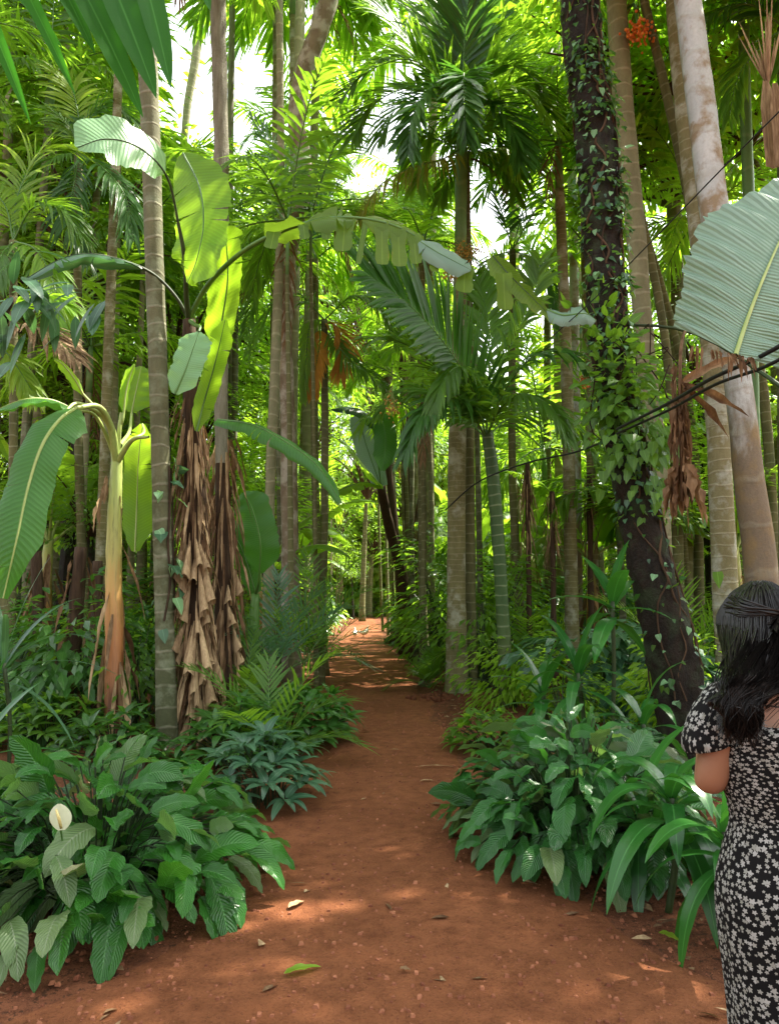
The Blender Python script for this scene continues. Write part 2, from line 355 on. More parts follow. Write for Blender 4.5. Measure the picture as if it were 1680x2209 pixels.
M['palm_fibre'] = bark_mat('palm_bark_fibrous', (.12, .11, .07), (.30, .28, .21), fibre=1, bump=1.)
M['dark_bark'] = bark_mat('dark_wet_bark', (.007, .006, .004), (.032, .020, .012), bump=1.4, noise_s=11, rough=.7, lichen=(.04, .055, .025), lich_amt=.25)
M['patch_bark'] = bark_mat('patchy_bark', (.14, .10, .06), (.26, .20, .13), lichen=(.42, .38, .3), lich_amt=.4, bump=.7)
M['slim_bark'] = bark_mat('slim_bark', (.08, .085, .035), (.18, .17, .07), ring=.16, ring_amt=.4, ring_col=(.32, .32, .2))
M['brown_stem'] = plain_mat('brown_stem', (.03, .018, .011), (.115, .070, .040), .85, 9, .9, .2, 0, None, (4, 4, .4))
M['pseudo'] = None
M['soil'] = soil_mat('soil', (.14, .050, .023), (.21, .078, .036), (.09, .032, .015), True)
M['path'] = soil_mat('path_soil', (.185, .066, .026), (.25, .092, .038), (.13, .043, .016), False)
M['crumb'] = plain_mat('soil_crumb', (.12, .036, .016), (.33, .13, .065), .9, 8)
M['cable'] = plain_mat('black_cable', (.008, .008, .008), (.018, .018, .018), .5, 30)
M['fruit'] = plain_mat('orange_fruit', (.55, .11, .015), (.8, .26, .03), .35, 6, .1, .5)
M['fruit_y'] = plain_mat('unripe_fruit', (.35, .22, .03), (.6, .28, .05), .4, 6, .1, .5)
M['white'] = plain_mat('white_feather', (.72, .71, .68), (.85, .84, .8), .8, 15)
M['beak'] = plain_mat('orange_beak', (.6, .25, .03), (.7, .3, .05), .5, 15)
M['cream'] = plain_mat('cream_spathe', (.62, .66, .45), (.78, .8, .62), .45, 25, .15, .4, .25, (.7, .75, .45))
M['spadix'] = plain_mat('yellow_spadix', (.6, .5, .2), (.7, .62, .3), .6, 90, .6)
# the banana pseudostem: green-gold above, rust-brown dry sheaths below
k = NT('pseudostem'); co = k.n('TexCoord'); mp = k.n('Mapping', {0: co.outputs['Object'], 3: (5, 5, .35)})
n1 = k.noise(mp.outputs[0], 7, 6, .65); z = k.n('SeparateXYZ', {0: k.n('NewGeometry').outputs['Position']}).outputs[2]
zz = k.math('ADD', z, k.math('MULTIPLY', k.math('SUBTRACT', n1, .5), 1.1))
col = k.ramp(k.math('MULTIPLY', zz, .3), [(0.1, (.10, .035, .015)), (.32, (.42, .17, .055)), (.46, (.50, .28, .08)), (.60, (.40, .36, .10)), (.8, (.30, .38, .09))])
col = k.mix(k.n('MapRange', {0: n1, 1: .52, 2: .72, 3: 0., 4: .75}).outputs[0], col, (.09, .035, .015, 1))
M['pseudo'] = k.out(k.n('BsdfPrincipled', {'Base Color': col, 'Roughness': .5, 'Normal': k.n('Bump', {'Strength': .4, 'Distance': .01, 'Height': n1}).outputs[0]}).outputs[0])

# ------------------------------------------------------------------ object helpers
def thing(name, label, cat, loc=(0, 0, 0), group=None, kind=None):
    o = bpy.data.objects.new(name, None); COL.objects.link(o); o.location = tuple(float(x) for x in loc)
    o.empty_display_size = .1
    return tag(o, label, cat, group, kind)
def tag(o, label=None, cat=None, group=None, kind=None):
    if label: o['label'] = label
    if cat: o['category'] = cat
    if group: o['group'] = group
    if kind: o['kind'] = kind
    return o
def dup(root, loc, rz=0, s=1., label=None, group=None):
    r = root.copy(); COL.objects.link(r); r.location = tuple(float(x) for x in loc); r.rotation_euler = (0, 0, rz); r.scale = (s, s, s) if not isinstance(s, tuple) else s
    if label: r['label'] = label
    if group: r['group'] = group
    for ch in list(root.children):
        c = ch.copy(); COL.objects.link(c); c.parent = r
        for gc in ch.children:
            d = gc.copy(); COL.objects.link(d); d.parent = c
    return r

# ------------------------------------------------------------------ ground and path
def path_c(y): return -.0376 * y + .10 + .02 * np.sin(y * .5) + .10 * np.exp(-((y - 4) / 3) ** 2)
def path_hw(y): return .98 + .05 * np.sin(y * 1.3) + 1.3 * np.exp(-((y - 1.2) / 1.7) ** 2)
_r = np.random.default_rng(3); _k = _r.normal(size=(14, 2)) * np.array([1.6, 1.6]); _p = _r.random(14) * 6.3
def rough(x, y):
    s = 0
    for i in range(14): s = s + np.sin(_k[i, 0] * x + _k[i, 1] * y + _p[i])
    return s / 14
def gh(x, y):
    d = np.abs(x - path_c(y)) - path_hw(y)
    off = np.clip(d / .8, 0, 1)
    return .012 * rough(x * 2.2, y * 2.2) + off * (.05 + .05 * rough(x, y)) - .0
def sheet(xs, ys, fn, name, mat):
    X, Y = np.meshgrid(xs, ys); Z = fn(X, Y); g = MB()
    g.add(np.stack([X, Y, Z], -1), quads(len(ys), len(xs)), np.stack([X, Y], -1))
    return g.build(name, mat)
xs = np.concatenate([[-160, -80, -40, -20, -12], np.arange(-8, 8.01, .16), [12, 20, 40, 80, 160]])
ys = np.concatenate([[-60, -30, -15, -8], np.arange(-4, 16, .16), np.arange(16, 70, 1.), [80, 100, 140, 220]])
tag(sheet(xs, ys, lambda x, y: gh(x, y), 'ground', M['soil']), 'dark red soil with leaf litter under the trees', kind='structure')
g = MB(); ys = np.concatenate([np.arange(-4, 18, .12), np.arange(18, 74, .5)]); us = np.linspace(-1, 1, 25)
Xp = path_c(ys)[:, None] + (path_hw(ys) * (1 + .06 * np.sin(ys * 2.3 + 1) + .05 * np.sin(ys * 5.1)))[:, None] * us[None] * 1.12; Yp = np.repeat(ys[:, None], 25, 1)
Zp = gh(Xp, Yp) + .016 - .06 * np.clip(np.abs(us)[None] - .72, 0, 1) / .28 * 1. + .006 * rough(Xp * 5, Yp * 5)
g.add(np.stack([Xp, Yp, Zp], -1), quads(len(ys), 25), np.stack([Xp, Yp], -1))
tag(g.build('path', M['path']), 'red earth footpath running straight between the plants', kind='structure')
def gz(x, y): return float(gh(np.array(x, float), np.array(y, float)))

# crumbs of soil
g = MB(); N = 20000
yy = 1.8 + 12 * rng.random(N) ** 2.1; xx = path_c(yy) + rng.uniform(-1.9, 1.9, N)
cub = np.array([[-1, -1, -1], [1, -1, -1], [1, 1, -1], [-1, 1, -1], [-.6, -.6, 1], [.6, -.6, 1], [.6, .6, 1], [-.6, .6, 1]], float)
cf = np.array([[0, 3, 2, 1], [4, 5, 6, 7], [0, 1, 5, 4], [1, 2, 6, 5], [2, 3, 7, 6], [3, 0, 4, 7]])
sz = .0018 + .011 * rng.random(N) ** 5
vv = cub[None] * sz[:, None, None] * rng.uniform(.6, 1.3, (N, 8, 3)) * np.array([1, 1, .6])
vv[..., 0] += xx[:, None]; vv[..., 1] += yy[:, None]; vv[..., 2] += (gh(xx, yy) + .014 + sz * .3)[:, None]
g.add(vv, (cf[None] + (np.arange(N) * 8)[:, None, None]), np.zeros((N * 8, 2)), np.repeat(rng.random(N), 8))
tag(g.build('gravel', M['crumb'], smooth=False), 'fine red grit and soil crumbs scattered over the path', kind='stuff')
# leaf litter
g = MB(); N = 5200
yy = 2 + 22 * rng.random(N) ** 1.5; sd = rng.choice([-1, 1], N); off = 1.0 + 5 * rng.random(N) ** 1.4
xx = path_c(yy) + sd * off; xx[:45] = path_c(yy[:45]) + rng.uniform(-1., 1., 45); xx = np.where((np.arange(N) > 45) & (yy < 3.6) & (xx < 1.2) & (rng.random(N) < .7), xx * 3, xx)
a = rng.random(N) * 6.3
blades(g, np.stack([xx, yy, gh(xx, yy) + .022], -1), np.stack([np.cos(a), np.sin(a), rng.normal(.05, .12, N)], -1), np.stack([rng.normal(0, .2, N), rng.normal(0, .2, N), np.ones(N)], -1), rng.uniform(.03, .13, N), rng.uniform(.012, .045, N), 3, 2, .15, .3, p_ovate)
g.m[-1] = np.repeat(rng.choice([0, 0, 1], N), 6)
tag(g.build('leaf_litter', [M['dry'], M['dry_pale']]), 'dry brown leaves strewn on the soil beside the path', kind='stuff')

# ------------------------------------------------------------------ generic crowns (shared meshes, built round the origin)
def palm_crown(nf, L, LL, n, W, el0=80, el1=-15, sag=1.5, droop=.9, mats=None, ang=58, r=.5, dead=0):
    g = MB()
    for i in range(nf):
        az = i * 2.39996 + rng.normal(0, .15); t = i / max(1, nf - 1)
        el = R(el0 + (el1 - el0) * t + rng.normal(0, 5)); l = L * rng.uniform(.85, 1.1) * (.75 + .25 * math.sin(math.pi * min(1, t + .3)))
        pts = arc(V(0, 0, 0) + .05 * V(math.sin(az), math.cos(az), 0), az, el, l, sag * rng.uniform(.7, 1.2), 10)
        frond(g, pts, LL, n, W, ang, droop, r=float(np.clip(r + rng.normal(0, .22), 0, 1)), t0=.1, nl=3, rr=.02, lift=.2)
    for i in range(dead):
        az = rng.random() * 6.3; pts = arc(V(0, 0, -.1), az, R(-20), L * .8, 2.2, 8)
        frond(g, pts, LL * .8, n // 2, W * .5, 50, 1.6, r=.5, t0=.1, nl=3, rr=.02, mi=2, mi_r=2)
    return g
def bush_crown(rad, n_cl, n_lf, LS=.14, flat=.75, hollow=.45, wr=.42, droop=.5, limbs=True, clr=.34):
    g = MB(); c = nrm(rng.normal(size=(n_cl, 3))) * (hollow + (1 - hollow) * rng.random((n_cl, 1)) ** .6) * np.array([1, 1, flat]) * rad
    c *= 1 + .25 * np.sin(c[:, :1] * 2.3 / rad * 2 + 1) 
    if limbs:
        for i in range(min(n_cl, 16)):
            tube(g, catmull([V(0, 0, -rad * flat * .9), c[i] * .45 + V(0, 0, -rad * .2), c[i]], 6), np.linspace(.05, .012, 6) * rad / 2, 5, .5, 1, cap=False)
    for i in range(n_cl):
        n = int(n_lf * rng.uniform(.6, 1.3)); o = nrm(rng.normal(size=(n, 3))) * (rng.random((n, 1)) ** .5) * rad * clr * rng.uniform(.7, 1.2)
        o[:, 2] *= .6; b = c[i] + o; d = nrm(o + nrm(c[i][None]) * .4 * rad + rng.normal(0, .25, (n, 3)) * rad * .3)
        d[:, 2] = d[:, 2] * .4 - .15; up = V(0, 0, 1) + rng.normal(0, .45, (n, 3)) + nrm(c[i][None]) * .4
        l = LS * rng.uniform(.6, 1.25, n)
        blades(g, b, d, up, l, l * wr, 2, 2, droop, .18, p_ovate, r=np.clip(rng.normal(.5, .14, n) + rng.normal(0, .2), 0, 1))
    return g
def trunk_mb(H, r0, r1, bend=.1, seg=10, wob=.03, n=12):
    g = MB(); a = rng.random() * 6.3
    pts = np.array([[bend * math.sin(a) * (t ** 1.5) * H * .3, bend * math.cos(a) * (t ** 1.5) * H * .3, -.1 + t * (H + .1)] for t in np.linspace(0, 1, n)])
    rad = np.linspace(r0, r1, n); rad[0] *= 1.35; rad[1] *= 1.08
    tube(g, pts, rad, seg, .5, 0, wob); return g, pts[-1]

exec_log = []
# ================================================================== BACKGROUND
# prototype areca palms
def make_palm(H, r0, bark, crown_m, nf=9, L=2.3, LL=.75, seed=0, dead=0, n=26, label='', group=''):
    t = thing('areca_palm', label, 'palm tree', (0, 0, 0), group)
    g, top = trunk_mb(H, r0, r0 * .75, .05); g.build('trunk', M[bark], t)
    g = MB(); tube(g, [top, top + V(0, 0, .45), top + V(0, 0, .9)], [r0 * .85, r0 * .95, r0 * .5], 9, .5); g.build('crownshaft', M['shaft'], t)
    g = palm_crown(nf, L, LL, n, .075, mats=None, dead=dead)
    for i in range(len(g.v)): g.v[i] = g.v[i] + top + V(0, 0, .85)
    g.build('crown', [M[crown_m], M['stalk'], M['dry']], t)
    return t
HOLES = [(400, 180, 55, 115), (525, 250, 22, 60), (805, 268, 85, 50), (1120, 440, 22, 30)]
def in_hole(px, py, r):
    return any(((px - hx) / (hw + r)) ** 2 + ((py - hy) / (hh + r)) ** 2 < 1 for hx, hy, hw, hh in HOLES)
def to_px(p):
    x, y, z = p; z -= CAM_Z; dc = y * cp + z * sp; uz = -y * sp + z * cp
    return 840 + FPX * x / dc, 1104 - FPX * uz / dc
def shades(x, y, z, r=1.7):                 # does a crown here put the middle stretch of the path in shade
    ysh = y - .29 * z; xsh = x - .55 * z
    return ysh > 11 and abs(xsh - float(path_c(np.array(ysh)))) < r
LP = ['slender grey areca palm among the many behind the planting', 'slender tan areca palm deep in the grove', 'slender olive areca palm with bright crown deep in the grove', 'tall thin palm with yellowish crown far back in the grove']
GP = ['grey grove palms', 'tan grove palms', 'olive grove palms', 'yellow crowned grove palms']
protos = [make_palm(9.5, .085, 'palm_grey', 'mid', label=LP[0], group=GP[0]), make_palm(8.0, .075, 'palm_tan', 'light', label=LP[1], group=GP[1]),
          make_palm(11, .08, 'palm_olive', 'light', label=LP[2], group=GP[2], dead=1), make_palm(6.3, .07, 'slim_bark', 'yellow', label=LP[3], group=GP[3], nf=8)]
HTS = [9.5, 8, 11, 6.3]
first = [True] * 4
def place(pi, x, y, s, protos, first, L_, G_):
    loc = (x, y, gz(x, y)); rz = rng.random() * 6.3
    if first[pi]:
        o = protos[pi]; o.location = loc; o.rotation_euler = (0, 0, rz); o.scale = (s,) * 3; first[pi] = False; return o
    return dup(protos[pi], loc, rz, s, L_[pi], G_[pi])
cnt = 0; placed = []
for tries in range(3000):
    if cnt >= 70: break
    y = 11 + 46 * rng.random() ** 1.1; x = rng.uniform(-.56, .56) * (y + 3); pc = float(path_c(np.array(y)))
    if abs(x - pc) < 1.7 or any((x - a) ** 2 + (y - b) ** 2 < 1.1 for a, b in placed): continue
    if y < 20 and abs(x - pc) < 3.2: continue
    pi = int(rng.integers(4)); s = rng.uniform(.8, 1.2)
    cx_, cy_ = to_px((x, y, HTS[pi] * s)); rr = 1.6 * s * FPX / y
    if in_hole(cx_, cy_, rr * .75) or shades(x, y, HTS[pi] * s): continue
    place(pi, x, y, s, protos, first, LP, GP); placed.append((x, y)); cnt += 1

# short palms whose feathered crowns fill the middle storey, and palms whose crowns close the sky
LM = ['short palm with a full feathered crown in the middle storey', 'short bright palm with long arching fronds in the middle storey', 'medium palm with loose hanging fronds in the middle storey']
GM = ['full middle storey palms', 'bright middle storey palms', 'loose middle storey palms']
mpro = [make_palm(2.4, .07, 'palm_grey', 'mid', 10, 2.4, .8, n=24, label=LM[0], group=GM[0]), make_palm(3.4, .06, 'slim_bark', 'light', 9, 2.6, .8, n=24, label=LM[1], group=GM[1]), make_palm(5.0, .065, 'palm_tan', 'light', 10, 2.3, .75, n=24, label=LM[2], group=GM[2], dead=1)]
MHt = [3.2, 4.2, 5.8]; mfirst = [True] * 3; cnt = 0
for tries in range(3000):
    if cnt >= 62: break
    y = 12 + 26 * rng.random(); x = rng.uniform(-.58, .58) * (y + 2); pc = float(path_c(np.array(y)))
    if abs(x - pc) < 2.9 or any((x - a) ** 2 + (y - b) ** 2 < 1.6 for a, b in placed): continue
    pi = int(rng.integers(3)); s = rng.uniform(.8, 1.2); cx_, cy_ = to_px((x, y, MHt[pi] * s))
    if in_hole(cx_, cy_, 1.4 * FPX / y): continue
    place(pi, x, y, s, mpro, mfirst, LM, GM); placed.append((x, y)); cnt += 1
for (px, py, y, pi) in [(610, 620, 24, 1), (640, 760, 26, 2), (690, 520, 27, 1), (880, 620, 26, 1), (900, 760, 24, 2), (670, 900, 30, 1), (930, 900, 28, 1), (860, 700, 30, 1), (690, 165, 21, 1), (745, 175, 24, 2), (560, 130, 22, 1), (585, 300, 20, 1), (640, 400, 22, 2), (480, 340, 24, 1), (735, 380, 24, 1), (860, 150, 20, 1), (900, 350, 22, 2), (800, 430, 26, 1), (960, 450, 20, 1),
    (870, 500, 24, 2), (700, 560, 24, 1), (610, 60, 18, 2), (300, 130, 18, 1), (240, 260, 20, 1), (480, 60, 26, 2), (1090, 150, 20, 1), (1150, 350, 22, 2), (1180, 80, 18, 1), (130, 60, 16, 1), (40, 200, 15, 1), (200, 420, 16, 1), (90, 330, 14, 0), (1400, 250, 18, 1), (1600, 150, 15, 1), (1420, 520, 17, 2), (700, 20, 16, 1), (780, 90, 17, 2), (620, 200, 17, 1), (330, 560, 17, 1), (540, 470, 18, 2)]:
    p = P(px, py, y)
    if in_hole(px, py, 75) or shades(p[0], y, p[2], 1.4): continue
    x_ = p[0]; pc = float(path_c(np.array(y)))
    if abs(x_ - pc) < 1.7: x_ = pc + (1.7 if x_ > pc else -1.7)
    place(pi, x_, y, (p[2] + .5) / HTS[pi], protos, first, LP, GP)

# prototype broadleaf trees
def make_tree(H, rad, leafm, bark, label, group, n_cl=46, n_lf=60, LS=.21, flat=.8, wr=.42, name='broadleaf_tree'):
    t = thing(name, label, 'tree', (0, 0, 0), group)
    g, top = trunk_mb(H, .13, .07, .12, 9, .06); g.build('trunk', M[bark], t)
    g = bush_crown(rad, n_cl, n_lf, LS, flat, wr=wr)
    for i in range(len(g.v)): g.v[i] = g.v[i] + top + V(0, 0, rad * flat * .6)
    g.build('crown', [M[leafm], M['brown_stem']], t); return t
LT = ['dark leafy broadleaf tree in the backdrop of the grove', 'bright green broadleaf tree glowing in the light behind the palms', 'yellow green broadleaf tree in full sun far behind', 'tall mid green broadleaf tree behind the palms']
GT = ['dark backdrop trees', 'bright backdrop trees', 'yellow green backdrop trees', 'mid green backdrop trees']
tpro = [make_tree(6.5, 2.2, 'mid', 'dark_bark', LT[0], GT[0], 56, 46), make_tree(5.5, 2.3, 'light', 'slim_bark', LT[1], GT[1], 50, 44),
        make_tree(4.2, 2.0, 'yellow', 'slim_bark', LT[2], GT[2], 46, 40), make_tree(9, 2.6, 'light', 'slim_bark', LT[3], GT[3], 62, 46, .25)]
TH = [6.5, 5.5, 4.2, 9]; TR = [2.2, 2.3, 2.0, 2.6]; tfirst = [True] * 4
# rows of picture positions a crown should cover: fill the frame above the undergrowth
cells = [(720, 430, 0), (900, 430, 0), (820, 500, 1), (640, 560, 1), (760, 620, 0), (930, 560, 0)] + [(px, py, 0) for py in range(40, 1260, 150) for px in range(-60, 1800, 165)] + [(px, py, 1) for py in range(100, 1260, 190) for px in range(-20, 1800, 210)]
for (px, py, near) in cells:
    px += rng.uniform(-60, 60); py += rng.uniform(-60, 60)
    for _ in range(12):
        pi = int(rng.choice(4, p=[.30, .36, .08, .26]))
        if py > 900 and abs(px - 800) < 160: y = rng.uniform(50, 68)
        else: y = rng.uniform(12.5, 19) if near else rng.uniform(18, 36)
        p = P(px, py, y); base_h = TH[pi] + TR[pi] * .5
        s = (p[2]) / base_h
        if .25 < s < 2.6 and not in_hole(px, py, TR[pi] * max(s, .75) * FPX / y * .8): break
    else: continue
    if abs(p[0] - float(path_c(np.array(y)))) < 1.6 + TR[pi] * s * .5 and y < 49: continue
    sxy = max(s, .75); ysh = y - .29 * p[2] / 1.0; xsh = p[0] - .55 * p[2]
    if abs(xsh - float(path_c(np.array(ysh)))) < 1.2 + TR[pi] * sxy * .6 and ysh > 12: continue
    loc = (p[0], y, gz(p[0], y))
    if tfirst[pi]: o = tpro[pi]; o.location = loc; tfirst[pi] = False
    else: o = dup(tpro[pi], loc, 0, 1., LT[pi], GT[pi])
    o.rotation_euler = (0, 0, rng.random() * 6.3); o.scale = (sxy, sxy, s)

# tall trees beyond the end of the path close the view along it
for px in range(600, 960, 62):
    for py in range(560, 1180, 120):
        qx, qy = px + rng.uniform(-25, 25), py + rng.uniform(-40, 40); y = rng.uniform(64, 78); pi = int(rng.choice([1, 3, 2])); p = P(qx, qy, y); s = max(.4, p[2] / (TH[pi] + TR[pi] * .5))
        o = dup(tpro[pi], (p[0], y, 0), rng.random() * 6.3, 1., LT[pi], GT[pi]); o.scale = (1.7, 1.7, s)

# distant wood as one mass, all round the far end
g = MB(); N = 42000
an = np.concatenate([rng.uniform(-1.15, 1.15, 26000), rng.uniform(-.3, .25, 16000)]); rd = rng.uniform(66, 80, N); hh = rng.random(N) ** 1.1 * (17 + 5 * np.sin(an * 9) + 3 * np.sin(an * 23 + 1)); 
b = np.stack([rd * np.sin(an), rd * np.cos(an), hh + .3], -1)
keep = np.array([not in_hole(*to_px(q), -8) for q in b]); b = b[keep]; N = len(b)
blades(g, b, rng.normal(size=(N, 3)) - V(0, 0, .4), rng.normal(size=(N, 3)) + V(0, -1, .5), rng.uniform(.7, 1.7, N), rng.uniform(.4, .9, N), 2, 2, .4, .2, p_ovate)
tag(g.build('distant_foliage', M['yellow']), 'bright sunlit wood closing the view far beyond the path', kind='stuff')

# undergrowth shrubs and young palms lining both sides
def shrub(leafm, rad, n_cl, n_lf, LS, wr, label, group, flat=.8, name='shrub', droop=.6):
    t = thing(name, label, 'shrub', (0, 0, 0), group)
    g = bush_crown(rad, n_cl, n_lf, LS, flat, .3, wr, droop, clr=.4)
    for i in range(len(g.v)): g.v[i] = g.v[i] + V(0, 0, rad * flat * .85)
    g.build('foliage', [M[leafm], M['stalk_dark']], t); return t
LS_ = ['low dark leafy shrub in the undergrowth', 'mid green shrub in the undergrowth', 'bright green shrub catching light in the undergrowth', 'bluish green broad leaved shrub in the undergrowth']
GS_ = ['dark undergrowth shrubs', 'mid green undergrowth shrubs', 'bright undergrowth shrubs', 'bluish undergrowth shrubs']
spro = [shrub('dark', .9, 26, 34, .20, .4, LS_[0], GS_[0]), shrub('mid', 1.0, 26, 40, .16, .35, LS_[1], GS_[1]), shrub('light', .9, 24, 40, .15, .4, LS_[2], GS_[2]), shrub('blue', .8, 20, 22, .26, .45, LS_[3], GS_[3])]
def young_palm(m, label, group, nf=8, L=1.3, LL=.42):
    t = thing('young_palm', label, 'palm', (0, 0, 0), group)
    g = palm_crown(nf, L, LL, 18, .045, 82, 25, 1.3, .5, ang=60); 
    g.build('fronds', [M[m], M['stalk'], M['dry']], t)
    return t
LS_ += ['young palm with arching feathered leaves in the undergrowth', 'bright young palm with feathered leaves in the undergrowth']
GS_ += ['young undergrowth palms', 'bright young undergrowth palms']
spro += [young_palm('mid', LS_[4], GS_[4]), young_palm('light', LS_[5], GS_[5])]
sfirst = [True] * 6; cnt = 0; sp_pl = []
for tries in range(5000):
    if cnt >= 230: break
    y = 7.5 + 40 * rng.random() ** 1.7; pc = float(path_c(np.array(y))); x = rng.uniform(-.6, .6) * (y + 2)
    sd = x - pc; clear = 1.75 if y < 30 else 1.5
    if abs(sd) < clear: continue
    if y < 12 and -3.6 < x < 1.7 and not (x < -1.9 and y > 8.4): continue
    if any((x - a) ** 2 + (y - b) ** 2 < .5 + y * .012 for a, b in sp_pl): continue
    pi = int(rng.choice(6, p=[.2, .2, .22, .12, .13, .13] if y > 13 else [.3, .24, .1, .16, .15, .05])); s = rng.uniform(.6, 1.25) * (1 if y < 12 else rng.uniform(1., 2.))
    place(pi, x, y, s, spro, sfirst, LS_, GS_); sp_pl.append((x, y)); cnt += 1

# banana plants in the middle distance
def make_banana(label, group, m='banana'):
    t = thing('banana_plant', label, 'banana plant', (0, 0, 0), group)
    g = MB(); tube(g, [[0, 0, -.1], [.02, 0, .8], [.0, .03, 1.7], [0, 0, 2.3]], [.15, .12, .1, .07], 10, .5, 0, .04); g.build('pseudostem', M['pseudo'], t)
    for i in range(7):
        az = i * 2.4; el = R(75 - i * 7); pts = arc(V(0, 0, 2.2), az, el, 2.6, 1.7, 12); g = MB()
        tube(g, pts[:4], [.03, .025, .02, .015], 6, .5, 1, cap=False)
        lamina(g, pts[2:], .27, n=22, hang=(.5, .5), splits=rng.integers(3, 9), r=rng.random(), mi=0)
        g.build('leaf', [M[m], M['stalk_pale']], t)
    g = MB(); n = 24; a = rng.random(n) * 6.3; b = np.stack([.12 * np.sin(a), .12 * np.cos(a), rng.uniform(.6, 2.2, n)], -1)
    blades(g, b, np.stack([np.sin(a) * .4, np.cos(a) * .4, -np.ones(n)], -1), np.stack([np.sin(a), np.cos(a), np.zeros(n)], -1), rng.uniform(.5, 1.1, n), .09, 4, 2, .2, .5, p_strap, wave=.3)
    g.build('dead_leaves', M['dry'], t); return t
LB = ['banana plant with torn green leaves standing back among the palms']; GB = ['middle distance banana plants']
bp = [make_banana(LB[0], GB[0])]; bf = [True]
for (px, y, s) in [(560, 13, .8), (1150, 17, 1.1), (1020, 22, 1.2), (1280, 14, 1.0), (610, 30, 1.2), (960, 27, 1.2), (640, 21, 1.2), (1080, 30, 1.4), (480, 26, 1.4), (90, 13, 1.1), (1420, 15, 1.1), (350, 16, 1.2), (1600, 12, 1.0), (505, 19, 1.2), (1215, 24, 1.2)]:
    q = PX(px, y); place(0, q[0], y, s, bp, bf, LB, GB)

# ================================================================== MEASURED TRUNKS
def px_trunk(name, label, cat, base, pts, mat, w_base, wob=.03, seg=16, n=40, group=None, extra=0., part='trunk', flare=1.25):
    """base = (px, depth); pts = (px, py, depth, width in px)"""
    b = PX(base[0], base[1]); b[2] = gz(b[0], b[1]) - .08
    ctrl = [b] + [P(p[0], p[1], p[2]) for p in pts]; rad = [w_base * mpx(base[1]) / 2] + [p[3] * np.linalg.norm(P(p[0], p[1], p[2]) - V(0, 0, CAM_Z)) / FPX / 2 * .93 for p in pts]
    if extra:
        d = nrm(ctrl[-1] - ctrl[-2]); ctrl.append(ctrl[-1] + d * extra); rad.append(rad[-1] * .9)
    c = catmull(ctrl, n); r = np.interp(np.linspace(0, len(rad) - 1, n), np.arange(len(rad)), rad); r[0] *= flare
    t = thing(name, label, cat, b + V(0, 0, .08), group)
    g = MB(); tube(g, c, r, seg, .5, 0, wob); g.build(part, M[mat], t)
    return t, c, r
def add_crown(t, top, mat='mid', nf=10, L=2.6, LL=.85, n=30, shaft=True, W=.075, r0=.09, el0=80, el1=-10, sag=1.5, droop=.9, dead=1, fruit=None, split=False):
    if shaft:
        g = MB(); tube(g, [top, top + V(0, 0, .5), top + V(0, 0, 1.0)], [r0, r0 * 1.05, r0 * .5], 12, .5); g.build('crownshaft', M['shaft'], t)
        top = top + V(0, 0, .9)
    g = palm_crown(nf, L, LL, n, W, el0, el1, sag, droop, dead=dead)
    for i in range(len(g.v)): g.v[i] = g.v[i] + top
    g.build('crown', [M[mat], M['stalk'], M['dry']], t)

tA, cA, rA = px_trunk('palm_tree', 'stout grey green palm trunk with pale leaf rings left of the path', 'palm tree', (362, 7.6),
    [(357, 1400, 7.6, 42), (350, 1100, 7.6, 41), (342, 800, 7.6, 40), (333, 540, 7.6, 38), (326, 300, 7.6, 37), (318, 100, 7.6, 36), (308, -120, 7.6, 34)], 'palm_grey', 48, .015, 20, 60, extra=1.2)
add_crown(tA, cA[-1])
tC, cC, rC = px_trunk('palm_tree', 'shaggy fibrous palm trunk rising behind the ragged dead leaves', 'palm tree', (474, 9.6),
    [(480, 1200, 9.6, 30), (478, 900, 9.6, 30), (478, 600, 9.6, 29), (478, 400, 9.6, 29), (475, 200, 9.6, 29), (470, 0, 9.6, 30), (466, -150, 9.6, 28)], 'palm_fibre', 34, .06, 14, 70, extra=1)
add_crown(tC, cC[-1], 'light', shaft=False)
tE, cE, _ = px_trunk('palm_tree', 'slim pale palm trunk between the fibrous palm and the leaning patchy tree', 'palm tree', (577, 11.6),
    [(583, 1050, 11.6, 23), (592, 850, 11.6, 24), (599, 650, 11.6, 21), (606, 480, 11.6, 16), (606, 300, 11.6, 15), (604, 100, 11.6, 14), (601, -120, 11.6, 14)], 'palm_tan', 28, .02, 12, 50, extra=1.5)
add_crown(tE, cE[-1] + V(0, 0, 1.5), 'mid')
tF, cF, _ = px_trunk('broadleaf_tree', 'leaning tree with patchy pale and dark bark left of the sky gap', 'tree', (630, 12.6),
    [(622, 900, 12.6, 34), (612, 720, 12.6, 34), (622, 550, 12.6, 36), (648, 430, 12.6, 40), (654, 340, 12.6, 34), (640, 262, 12.6, 34), (655, 160, 12.6, 36), (690, 60, 12.4, 38), (728, -60, 12.2, 36), (760, -180, 12, 32)], 'patch_bark', 42, .07, 14, 60)
g = bush_crown(2.6, 60, 55, .2)
for i in range(len(g.v)): g.v[i] = g.v[i] + cF[-1] + V(.2, -.5, 1.6)
g.build('crown', [M['light'], M['brown_stem']], tF)
